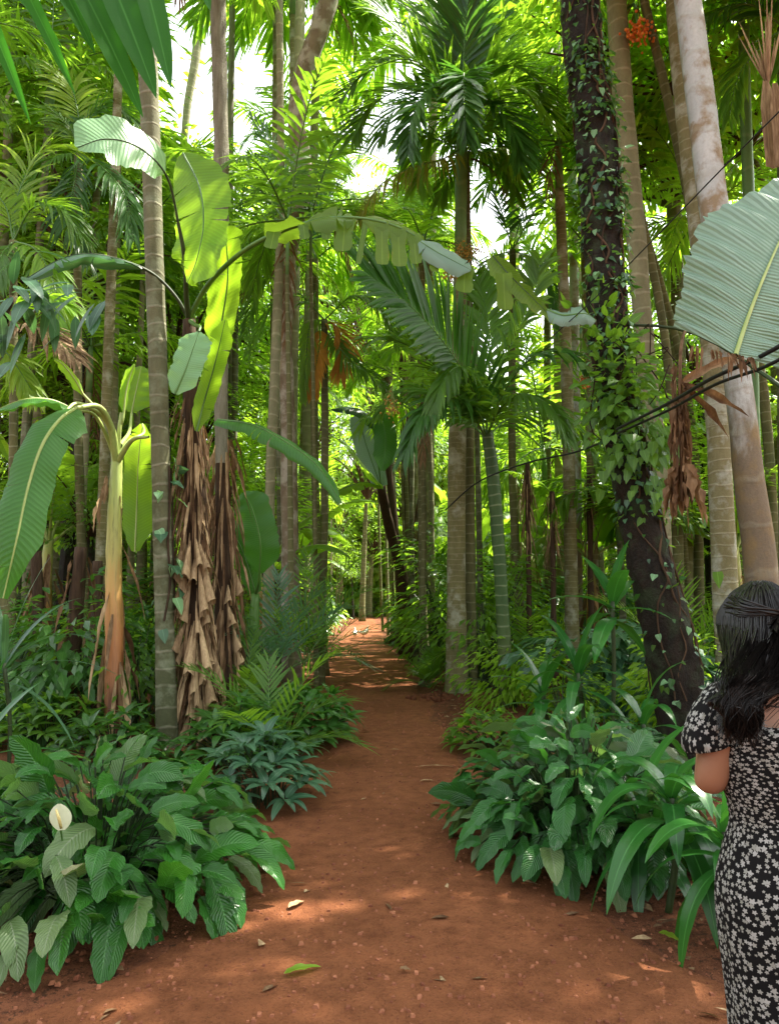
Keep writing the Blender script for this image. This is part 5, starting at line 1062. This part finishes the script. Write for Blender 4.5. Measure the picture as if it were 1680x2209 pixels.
# fallen leaves on the path
def fallen(label, px, py, L, W, az, mat, lift=.03, name='fallen_leaf'):
    y = gy(py); b = PX(px, y, 0); b[2] = gz(b[0], b[1]) + .03; g = MB()
    blades(g, b, V(math.sin(az), math.cos(az), .12), V(0, 0, 1), L, W, 8, 4, .3, .35, p_lance, wave=.15, r=.6)
    o = g.build(name, M[mat]); tag(o, label, 'leaf')
fallen('green yellow fallen leaf lying on the near path', 612, 2118, .16, .05, R(62), 'light')
fallen('curled tan fallen leaf beside the left bush', 622, 1972, .12, .045, R(35), 'dry_pale')
fallen('small dark dead leaf lying on the near path', 862, 2105, .045, .03, R(100), 'dry')
fallen('yellowish fallen leaf under the strap leaved plant', 1420, 2025, .10, .05, R(140), 'yellow')
fallen('pale fallen leaf at the right edge of the path', 905, 1692, .13, .03, R(70), 'dry_pale')
fallen('dry frond stalk lying by the mossy pole', 900, 1660, .35, .02, R(80), 'dry_pale')
# stump and log beside the path
y = gy(1388); t = thing('log', 'short log lying at the right edge of the far path', 'log', PX(835, y))
g = MB(); tube(g, [PX(828, y, .09), PX(850, y, .10), PX(868, y - .3, .09)], [.09, .1, .09], 12, .5, 0, .05); g.build('bark', M['brown_stem'], t)
# mound of clods near twin palms
q = PX(960, 11.6); g = MB()
for i in range(60):
    o = V(rng.normal(0, .28), rng.normal(0, .2), 0); s_ = rng.uniform(.02, .06); c_ = q + o + V(0, 0, .03)
    tube(g, [c_ + V(0, 0, -s_), c_ + V(s_ * .1, 0, 0), c_ + V(0, 0, s_ * .8)], [s_ * .9, s_ * 1.1, s_ * .6], 6, rng.random(), 0, .15)
tag(g.build('rubble', M['soil']), 'heap of dark soil clods at the foot of the twin palms', kind='stuff')

# two white birds on the far path
def bird(label, px, py, s, rz):
    y = gy(py); b = PX(px, y); b[2] = gz(b[0], b[1]) + .02
    t = thing('bird', label, 'bird', b); c_, s2 = math.cos(rz), math.sin(rz)
    def L(x, z, yy=0): return b + s * V(x * c_ - yy * s2, x * s2 + yy * c_, z)
    g = MB(); tube(g, catmull([L(-.24, .30), L(-.16, .24), L(0, .20), L(.14, .25), L(.20, .36), L(.22, .46), L(.27, .49)], 24), np.interp(np.linspace(0, 1, 24), [0, .2, .42, .6, .74, .88, .95, 1], [.012, .06, .115, .10, .045, .032, .045, .02]) * s, 12, .5); g.build('body', M['white'], t)
    for k_ in (-.04, .04):
        g = MB(); tube(g, [L(0, .14, k_), L(.02, .07, k_), L(0, .01, k_), L(.06, .0, k_)], .009 * s, 5); g.build('leg', M['beak'], t)
    g = MB(); tube(g, [L(.28, .49), L(.34, .475)], [.016 * s, .005 * s], 5); g.build('beak', M['beak'], t)
bird('plump white bird standing side on on the far path', 783, 1375, .85, .3)
bird('slim white bird seen end on at the left on the far path', 766, 1377, .8, 1.7)

# trees added toward the sun to shade the foreground, crowns above the picture
SPOT = [PX(560, gy(1995)), PX(1450, gy(2095)), PX(600, gy(1990)), PX(1425, gy(2080))]
def near_ray(p, rad):
    for s_ in SPOT:
        v_ = np.array(p) - s_; d_ = v_ - SUN * (v_ @ SUN)
        if np.linalg.norm(d_) < rad: return True
    return False
LC = 'spreading tree added to shade the near path from above the view'
def added_shade_tree(ground_xy, z, rad, i):
    c = V(ground_xy[0], ground_xy[1], 0) + SUN * (z / SUN[2])
    t = thing('added_shade_tree', LC, 'tree', (c[0], c[1], 0), 'added shade trees over the path')
    lx = c[0] * 1.12 + .6 * (1 if c[0] > 0 else -1)
    g = MB(); tube(g, catmull([V(lx, c[1] + .6, -.1), V(lx, c[1] + .5, z * .5), V(c[0], c[1], z - .6)], 16), np.linspace(.10, .05, 16), 9, .5, 0, .05); g.build('trunk', M['slim_bark'], t)
    g = bush_crown(rad, 34, 56, .24, .4, .1, wr=.5, clr=.42)
    for k_ in range(len(g.v)): g.v[k_] = g.v[k_] + V(c[0], c[1], z)
    # leaves in the sun's way are moved aside to open the sun patches
    if any(near_ray(V(c[0], c[1], z), rad + 1.) for _ in [0]):
        nv, nf = [], []
        v = g.v; 
        for k_ in range(len(v)):
            per = 9
            if len(v[k_]) % per or len(g.f[k_]) != len(v[k_]) // per * 4: continue
            b = v[k_].reshape(-1, per, 3); m_ = b.mean(1)
            hit = np.zeros(len(b), bool)
            for s_ in SPOT:
                w_ = m_ - s_; d_ = w_ - (w_ @ SUN)[:, None] * SUN; hit |= np.linalg.norm(d_, axis=1) < .22
            if hit.any():
                keep = ~hit; n_ = keep.sum(); off = 0
                q4 = quads(3, 3); base = sum(len(x) for x in v[:k_])
                v[k_] = b.copy(); v[k_][hit] = b[hit].mean(1, keepdims=True) + V(.6, .5, .0) + (b[hit] - b[hit].mean(1, keepdims=True)); v[k_] = v[k_].reshape(-1, 3)
    g.build('crown', [M['light'], M['brown_stem']], t)
i = 0
for gx in (-2.6, -.9, .8, 2.5):
    for gyy in (1.2, 3.4, 5.6, 7.8, 10.0):
        if gx > 2 and gyy > 7: continue
        added_shade_tree((gx + rng.uniform(-.3, .3), gyy + rng.uniform(-.3, .3)), 10.5 + rng.uniform(-.6, .8), 1.75, i); i += 1

# ================================================================== THE WOMAN
kd = NT('dress_floral'); co = kd.n('TexCoord'); mpn = kd.n('Mapping', {0: co.outputs['UV'], 3: (1, 1, 1)})
wn = kd.n('TexNoise', {'Vector': mpn.outputs[0], 'Scale': 14., 'Detail': 2}, noise_dimensions='2D')
wv = kd.n('VectorMath', {0: mpn.outputs[0], 1: kd.n('VectorMath', {0: wn.outputs['Color'], 1: (.006, .006, 0)}, operation='MULTIPLY').outputs[0]}, operation='ADD').outputs[0]
vo = kd.n('TexVoronoi', {'Vector': wv, 'Scale': 74., 'Randomness': .95}, voronoi_dimensions='2D')
df = kd.n('VectorMath', {0: wv, 1: vo.outputs['Position']}, operation='SUBTRACT')
sx = kd.n('SeparateXYZ', {0: df.outputs[0]}); an = kd.math('ARCTAN2', sx.outputs[1], sx.outputs[0])
rn = kd.n('SeparateColor', {0: vo.outputs['Color']})
an = kd.math('ADD', kd.math('MULTIPLY', an, 5.), kd.math('MULTIPLY', rn.outputs[0], 20.))
pet = kd.math('ADD', .0052, kd.math('MULTIPLY', kd.math('COSINE', an), .0014))
pet = kd.math('MULTIPLY', pet, kd.math('ADD', .45, kd.math('MULTIPLY', rn.outputs[1], .75)))
ln = kd.n('VectorMath', {0: df.outputs[0]}, operation='LENGTH').outputs['Value']
msk = kd.n('MapRange', {0: kd.math('SUBTRACT', pet, ln), 1: -.0004, 2: .0006}).outputs[0]
hue = kd.mix(rn.outputs[2], (.34, .34, .32, 1), (.22, .22, .19, 1))
colr = kd.mix(msk, (.006, .006, .006, 1), hue)
fl = kd.noise(co.outputs['Object'], 260, 2)
M['dress'] = kd.out(kd.n('BsdfPrincipled', {'Base Color': colr, 'Roughness': .85, 'Specular IOR Level': .15, 'Normal': kd.n('Bump', {'Strength': .25, 'Distance': .004, 'Height': kd.noise(co.outputs['Object'], 30, 4)}).outputs[0]}).outputs[0])
ks = NT('skin'); co = ks.n('TexCoord'); n1 = ks.noise(co.outputs['Object'], 9, 4)
M['skin'] = ks.out(ks.n('BsdfPrincipled', {'Base Color': ks.mix(n1, (.26, .12, .065, 1), (.35, .18, .105, 1)), 'Roughness': .5, 'Subsurface Weight': .12, 'Subsurface Radius': (.02, .008, .004), 'Normal': ks.n('Bump', {'Strength': .08, 'Distance': .002, 'Height': ks.noise(co.outputs['Object'], 220, 3)}).outputs[0]}).outputs[0])
M['hair'] = plain_mat('black_hair', (.004, .0035, .003), (.016, .012, .010), .3, 60, .2, .4, 0, None, (1, 1, .1))
M['eye'] = plain_mat('eye_dark', (.01, .008, .008), (.02, .015, .012), .2, 5)
M['lip'] = plain_mat('lips', (.3, .08, .06), (.35, .1, .08), .5, 30)
M['strap_cord'] = plain_mat('thin_dress_strap', (.02, .02, .02), (.05, .05, .05), .6, 30)

HX, HY = .95, 1.80                                           # where she stands; she faces away from the camera
tw = thing('person', 'woman with long black hair in black dress with small white flowers, seen from behind', 'person', (HX, HY, 0))
def WP(x, y, z): return V(HX + x, HY + y, z)                    # her own frame: +y is forward (away from the camera)
me = bpy.data.meshes.new('body_skeleton'); sv, se, srad = [], [], []
def jv(p, r, par=None):
    sv.append(tuple(p)); srad.append(r); i = len(sv) - 1
    if par is not None: se.append((par, i))
    return i
pel = jv((0, 0, .84), (.155, .115)); wst = jv((0, 0, .99), (.125, .09), pel); chs = jv((0, .0, 1.14), (.15, .10), wst); upc = jv((0, -.01, 1.235), (.135, .085), chs)
nk = jv((0, .0, 1.29), (.055, .055), upc); hd0 = jv((-.03, .02, 1.35), (.055, .06), nk)
for s_ in (-1, 1):
    sh = jv((.15 * s_, -.005, 1.245), (.058, .058), upc); el = jv((.20 * s_, .0, 1.065), (.038, .038), sh); wr_ = jv((.11 * s_, .235, 1.10), (.026, .022), el); pm = jv((.075 * s_, .30, 1.12), (.036, .016), wr_)
    for k_ in range(4):
        off = (k_ - 1.5) * .019; ln_ = [.062, .072, .068, .052][k_]; b0_ = V(.075 * s_ - .012 * s_, .325, 1.125)
        a_ = jv(b0_ + V(0, .008, off * .8), (.0095, .0095), pm); b_ = jv(b0_ + V(-.02 * s_, .008 + ln_ * .5, off), (.0085, .0085), a_); jv(b0_ + V(-.045 * s_, ln_ * .75, off), (.0075, .0075), b_)
    th_ = jv((.062 * s_, .305, 1.152), (.011, .011), pm); jv((.045 * s_, .335, 1.172), (.0095, .0095), th_)
    hp = jv((.085 * s_, 0, .78), (.095, .095), pel); kn = jv((.085 * s_, .01, .44), (.058, .058), hp); ank = jv((.085 * s_, -.01, .09), (.036, .036), kn); jv((.095 * s_, .12, .035), (.035, .025), ank)
me.from_pydata(sv, se, []); bo = bpy.data.objects.new('body', me); COL.objects.link(bo)
md = bo.modifiers.new('skin', 'SKIN')
if not me.skin_vertices: me.skin_vertices.new()
for i_, r_ in enumerate(srad): me.skin_vertices[0].data[i_].radius = r_; me.skin_vertices[0].data[i_].use_root = (i_ == 0)
md.use_smooth_shade = True; ss = bo.modifiers.new('sub', 'SUBSURF'); ss.levels = ss.render_levels = 2
dg = bpy.context.evaluated_depsgraph_get(); ev = bo.evaluated_get(dg); tm = ev.to_mesh()
bv = [tuple(v.co) for v in tm.vertices]; bfc = [tuple(p.vertices) for p in tm.polygons]; ev.to_mesh_clear()
# head with a face, fused to the body
na, nb = 36, 26; hv = []; hc = V(-.04, .035, 1.412)
for i_ in range(nb + 1):
    ph = math.pi * i_ / nb
    for j_ in range(na):
        a_ = 2 * math.pi * j_ / na; x, y, z = math.sin(ph) * math.sin(a_), math.sin(ph) * math.cos(a_), math.cos(ph)
        w_ = .073 * (1 - .22 * max(0, -z) ** 1.5); d_ = .092 * (1 - .12 * max(0, -z)); p = V(x * w_, y * d_ * (1.0 if y > 0 else .95), z * .112)
        if y > 0:
            fx, fz = p[0], p[2]
            p[1] += .020 * math.exp(-(fx / .011) ** 2 - ((fz + .018) / .018) ** 2) + .010 * math.exp(-(fx / .009) ** 2 - ((fz - .005) / .02) ** 2) + .006 * math.exp(-(fx / .022) ** 2 - ((fz + .052) / .008) ** 2) + .008 * math.exp(-(fx / .02) ** 2 - ((fz + .09) / .014) ** 2) - .009 * (math.exp(-((abs(fx) - .030) / .014) ** 2 - ((fz - .008) / .012) ** 2))
        ear = math.exp(-((abs(x) - 1) / .06) ** 2 - ((p[1] + .002) / .014) ** 2 - ((p[2]) / .028) ** 2); p[0] += math.copysign(.016 * ear, p[0]); p[1] -= .008 * ear
        hv.append(tuple(hc + p))
hf = [(i_ * na + j_, (i_ + 1) * na + j_, (i_ + 1) * na + (j_ + 1) % na, i_ * na + (j_ + 1) % na) for i_ in range(nb) for j_ in range(na)]
n0 = len(bv); me2 = bpy.data.meshes.new('body')
me2.from_pydata([tuple(V(*p) + V(HX, HY, 0) - np.array(tw.location)) for p in bv + hv], [], bfc + [tuple(q + n0 for q in f_) for f_ in hf])
me2.materials.append(M['skin']); bo.modifiers.clear(); bo.data = me2; bo.parent = tw
import bmesh
bmm = bmesh.new(); bmm.from_mesh(me2); bmesh.ops.remove_doubles(bmm, verts=bmm.verts, dist=1e-5); bmesh.ops.recalc_face_normals(bmm, faces=bmm.faces)
for f_ in bmm.faces: f_.smooth = True
bmm.to_mesh(me2); bmm.free()
g = MB()
for s_ in (-1, 1):
    c_ = WP(.029 * s_, .112, 1.444); tube(g, [c_ + V(0, -.008, 0), c_, c_ + V(0, .004, 0)], [.009, .009, .004], 10)
g.build('eyes', M['eye'], tw)
g = MB(); tube(g, catmull([WP(-.02, .118, 1.382), WP(0, .127, 1.384), WP(.02, .118, 1.382)], 8), [.002, .004, .005, .005, .005, .005, .004, .002], 8, squash=.6); g.build('lips', M['lip'], tw)
# dress: smocked back panel, puffed sleeves, long straight skirt
def ring_mesh(g, rings, seg=96, folds=0., fk=9, r=.5, inner=True):
    """rings: (cx, cy, z, rx, ry[, tilt])"""
    c_ = catmull([list(q) + [0] * (6 - len(q)) for q in rings], 70); th = np.linspace(0, 2 * math.pi, seg + 1); n = len(c_)
    zt = np.linspace(0, 1, n)
    fo = 1 + folds * (zt[:, None]) * (np.sin(fk * th[None] + 1.2 * np.sin(3 * zt[:, None])) + .5 * np.sin((fk * 2 + 1) * th[None] + 2))
    x = c_[:, 0:1] + c_[:, 3:4] * np.cos(th)[None] * fo; y = c_[:, 1:2] + c_[:, 4:5] * np.sin(th)[None] * fo; z = c_[:, 2:3] + c_[:, 5:6] * np.cos(th)[None] + 0 * x
    z = z + .004 * np.sin(zt * 70)[:, None] * 0
    v = np.stack([x + HX, y + HY, z], -1); L_ = np.concatenate([[0], np.cumsum(np.abs(np.diff(c_[:, 2])))])
    per = .95; uv = np.stack([np.broadcast_to(th / 6.2832 * per, (n, seg + 1)), np.broadcast_to(L_[:, None], (n, seg + 1))], -1)
    g.add(v, quads(n, seg + 1), uv, r)
g = MB(); ring_mesh(g, [(0, -.012, 1.215, .158, .108, .0), (0, -.012, 1.19, .172, .122, .0), (0, -.005, 1.12, .170, .122), (0, 0, 1.03, .150, .112), (0, 0, .985, .146, .108), (0, 0, .93, .162, .125), (0, .0, .85, .182, .142), (0, 0, .76, .184, .146), (0, 0, .6, .172, .135), (0, 0, .4, .168, .135), (0, 0, .2, .178, .145), (0, 0, .14, .182, .15)], 120, .022, 7)
# smocking on the back panel: fine horizontal gathers
v_ = g.v[0]; zz = v_[:, 2]; g.uv[0] = g.uv[0] * np.array([1., 1.]) + np.stack([0 * zz, -.7 * np.clip(zz - .98, 0, 1)], -1); th_ = np.arctan2(v_[:, 1] - HY, v_[:, 0] - HX); am = np.exp(-((zz - 1.08) / .10) ** 4)
f_ = 1 + am * (.010 * np.sin(zz * 420) + .006 * np.sin(th_ * 60)); v_[:, 0] = HX + (v_[:, 0] - HX) * f_; v_[:, 1] = HY + (v_[:, 1] - HY) * f_
o = g.build('dress', M['dress'], tw); sd = o.modifiers.new('thick', 'SOLIDIFY'); sd.thickness = .003
for s_ in (-1, 1):
    g = MB(); ax = catmull([WP(.140 * s_, -.01, 1.290), WP(.160 * s_, -.010, 1.272), WP(.186 * s_, -.012, 1.235), WP(.202 * s_, -.012, 1.19), WP(.206 * s_, -.012, 1.168), WP(.204 * s_, -.012, 1.155)], 30)
    tube(g, ax, np.interp(np.linspace(0, 1, 30), [0, .15, .5, .8, .93, 1], [.024, .040, .052, .057, .054, .042]), 36, .5, 0, .012, cap=False)
    g.uv[0] = g.uv[0] * np.array([.40, 1.]); n_ = len(ax)
    o = g.build('sleeve', M['dress'], tw); sd = o.modifiers.new('thick', 'SOLIDIFY'); sd.thickness = .003
g = MB(); tube(g, catmull([WP(-.10, -.075, 1.262), WP(0, -.101, 1.255), WP(.085, -.09, 1.262)], 14), .0018, 6)
for a_, b_ in [((.085, -.085, 1.262), (.115, -.06, 1.29)), ((.085, -.09, 1.262), (.09, -.105, 1.215)), ((.085, -.09, 1.262), (.115, -.10, 1.22))]: tube(g, [WP(*a_), WP(*b_)], .007, 6)
g.build('strap', M['strap_cord'], tw)
g = MB(); tube(g, catmull([WP(-.06, -.121, 1.16), WP(-.062, -.118, 1.09), WP(-.060, -.112, 1.02)], 10), .0022, 5); g.build('zip', M['dry_pale'], tw)
# hair: close cap, half-up twist and many long locks falling to the shoulder blade
g = MB(); HC = V(-.04, .03, 1.412)
def sk(ph, az, k_=1.0): return WP(*HC) + V(.083 * math.sin(ph) * math.sin(az), .104 * math.sin(ph) * math.cos(az), .121 * math.cos(ph)) * k_
for i_ in range(2600):
    az_ = math.pi + rng.uniform(-2.3, 2.3); k_ = 1.0 + .12 * rng.random()
    p0 = sk(.1 + .3 * rng.random(), az_ + rng.normal(0, .2), k_); p1 = sk(.8, az_, k_ * 1.02); p2 = sk(1.4, az_, k_ * 1.05)
    u_ = (p2[0] - HX - HC[0]) / .09                                # -1 left .. 1 right over the head
    lat = u_ + rng.normal(0, .18); dep = rng.random()
    lat = max(-1.25, min(1.1, lat)); x3 = -.083 + .080 * lat; x4 = -.180 + .036 * lat; x5 = -.186 + .030 * lat; wv_ = rng.normal(0, .008)
    ln_ = .025 * (1 - min(1, abs(lat))) + rng.normal(0, .016)
    w2_ = .010 * math.sin(lat * 5 + dep * 3); tube(g, catmull([p0, p1, p2, WP(x3 + wv_, -.085 - .035 * dep, 1.35), WP((x3 + x4) / 2 + w2_ + wv_, -.105 - .04 * dep, 1.315), WP(x4 - wv_ - w2_, -.115 - .04 * dep, 1.28), WP((x4 + x5) / 2 + w2_, -.12 - .035 * dep, 1.255 - ln_ * .5), WP(x5 + wv_ - w2_ + .012, -.118 - .02 * dep, 1.235 - ln_)], 26), np.linspace(.0030, .0008, 26) * rng.uniform(.4, 1.2), 4, rng.random(), cap=False)
for i_ in range(140):                       # stray hairs
    a_ = rng.uniform(-1, 1); tube(g, catmull([sk(.9, math.pi + a_ * 2, 1.08), WP(-.09 + .11 * a_, -.13, 1.36), WP(-.185 + .06 * a_ + rng.normal(0, .015), -.15, 1.27 + rng.normal(0, .02))], 14), .0007, 3, rng.random(), cap=False)
nn_ = 18; hh_ = []
for i_ in range(nn_ + 1):
    ph = 1.75 * i_ / nn_
    hh_.append([sk(ph, a_, .98) for a_ in np.linspace(math.pi - 2.2, math.pi + 2.2, 28)])
g.add(np.array(hh_), quads(nn_ + 1, 28), np.zeros(((nn_ + 1) * 28, 2)), .3)
c_ = catmull([list(WP(-.045, -.03, 1.41)) + [.085, .055], list(WP(-.10, -.075, 1.35)) + [.066, .042], list(WP(-.17, -.10, 1.29)) + [.036, .026], list(WP(-.182, -.115, 1.24)) + [.022, .014], list(WP(-.186, -.12, 1.222)) + [.012, .006]], 20)
th = np.linspace(0, 6.2832, 25); g.add(c_[:, None, :3] + np.stack([c_[:, 3:4] * np.cos(th), c_[:, 4:5] * np.sin(th), 0 * c_[:, 3:4] * th], -1), quads(20, 25), np.zeros((500, 2)), .2)
for k_ in range(150):                       # half-up twist gathered at the back of the crown
    s_ = rng.choice([-1, 1]); o_ = rng.normal(0, .007, 3)
    tube(g, catmull([sk(.75 + .3 * rng.random(), math.pi + 1.6 * s_, 1.06) + o_, sk(.95 + .15 * rng.random(), math.pi + .95 * s_, 1.13) + o_, sk(1.12, math.pi + .35 * s_, 1.15) + o_ * .6, sk(1.2, math.pi - .1 * s_, 1.15) + o_ * .5, sk(1.45, math.pi - .25 * s_, 1.22) + o_ * 2], 14), rng.uniform(.0015, .003), 4, rng.random(), cap=False)
g.build('hair', M['hair'], tw)

# keep the small openings that the photo shows: the sky gaps, and the far end of the path
import collections
bpy.context.view_layer.update()
_cache = {}
def sample(me_):
    if me_.name not in _cache:
        n = len(me_.vertices); a = np.empty(n * 3, np.float32); me_.vertices.foreach_get('co', a); _cache[me_.name] = a.reshape(-1, 3)[::max(1, n // 400)]
    return _cache[me_.name]
WIN = [(400, 185, 50, 95, .02), (808, 272, 85, 42, .02), (526, 250, 18, 45, .03), (775, 1352, 40, 32, .04), (770, 1290, 34, 60, .06), (790, 1420, 85, 40, .02)]
kill = []
for o in list(sc.objects):
    if o.parent or o.name.split('.')[0] not in ('areca_palm', 'broadleaf_tree', 'shrub', 'young_palm', 'banana_plant', 'added_shade_tree') or (o.name.split('.')[0] in ('broadleaf_tree', 'banana_plant') and 'group' not in o): continue
    for ch in o.children:
        v = sample(ch.data); M4 = np.array(ch.matrix_world); p = v @ M4[:3, :3].T + M4[:3, 3]; p = p[p[:, 1] > 2]
        if not len(p): continue
        z_ = p[:, 2] - CAM_Z; dc = p[:, 1] * cp + z_ * sp; X_ = 840 + FPX * p[:, 0] / dc; Y_ = 1104 - FPX * (-p[:, 1] * sp + z_ * cp) / dc
        if any((((X_ - a) / b_) ** 2 + ((Y_ - c) / d_) ** 2 < 1).mean() > e_ and not (c > 1200 and p[:, 1].mean() > 48) and not (c < 1200 and p[:, 1].mean() > 62) for a, c, b_, d_, e_ in WIN): kill.append(o); break
for o in kill:
    for ch in list(o.children): bpy.data.objects.remove(ch)
    bpy.data.objects.remove(o)
print('cleared', len(kill))

# faint humid air between the trees
HZ = False
if HZ:
    bm = MB(); q_ = np.array([[x, y, z] for z in (-1.6, 34) for y in (-62, 222) for x in (-162, 162)], float)
    bm.add(q_, [[0, 2, 3, 1], [4, 5, 7, 6], [0, 1, 5, 4], [2, 6, 7, 3], [0, 4, 6, 2], [1, 3, 7, 5]], np.zeros((8, 2)))
    hm = bpy.data.materials.new('haze'); hm.use_nodes = True; t_ = hm.node_tree; t_.nodes.clear()
    pv = t_.nodes.new('ShaderNodeVolumePrincipled'); pv.inputs['Color'].default_value = (.95, .98, .9, 1); pv.inputs['Density'].default_value = .006; pv.inputs['Anisotropy'].default_value = .3
    om = t_.nodes.new('ShaderNodeOutputMaterial'); t_.links.new(pv.outputs[0], om.inputs['Volume'])
    o = bm.build('haze', hm, smooth=False); tag(o, 'thin humid air that veils the far trees', kind='stuff')
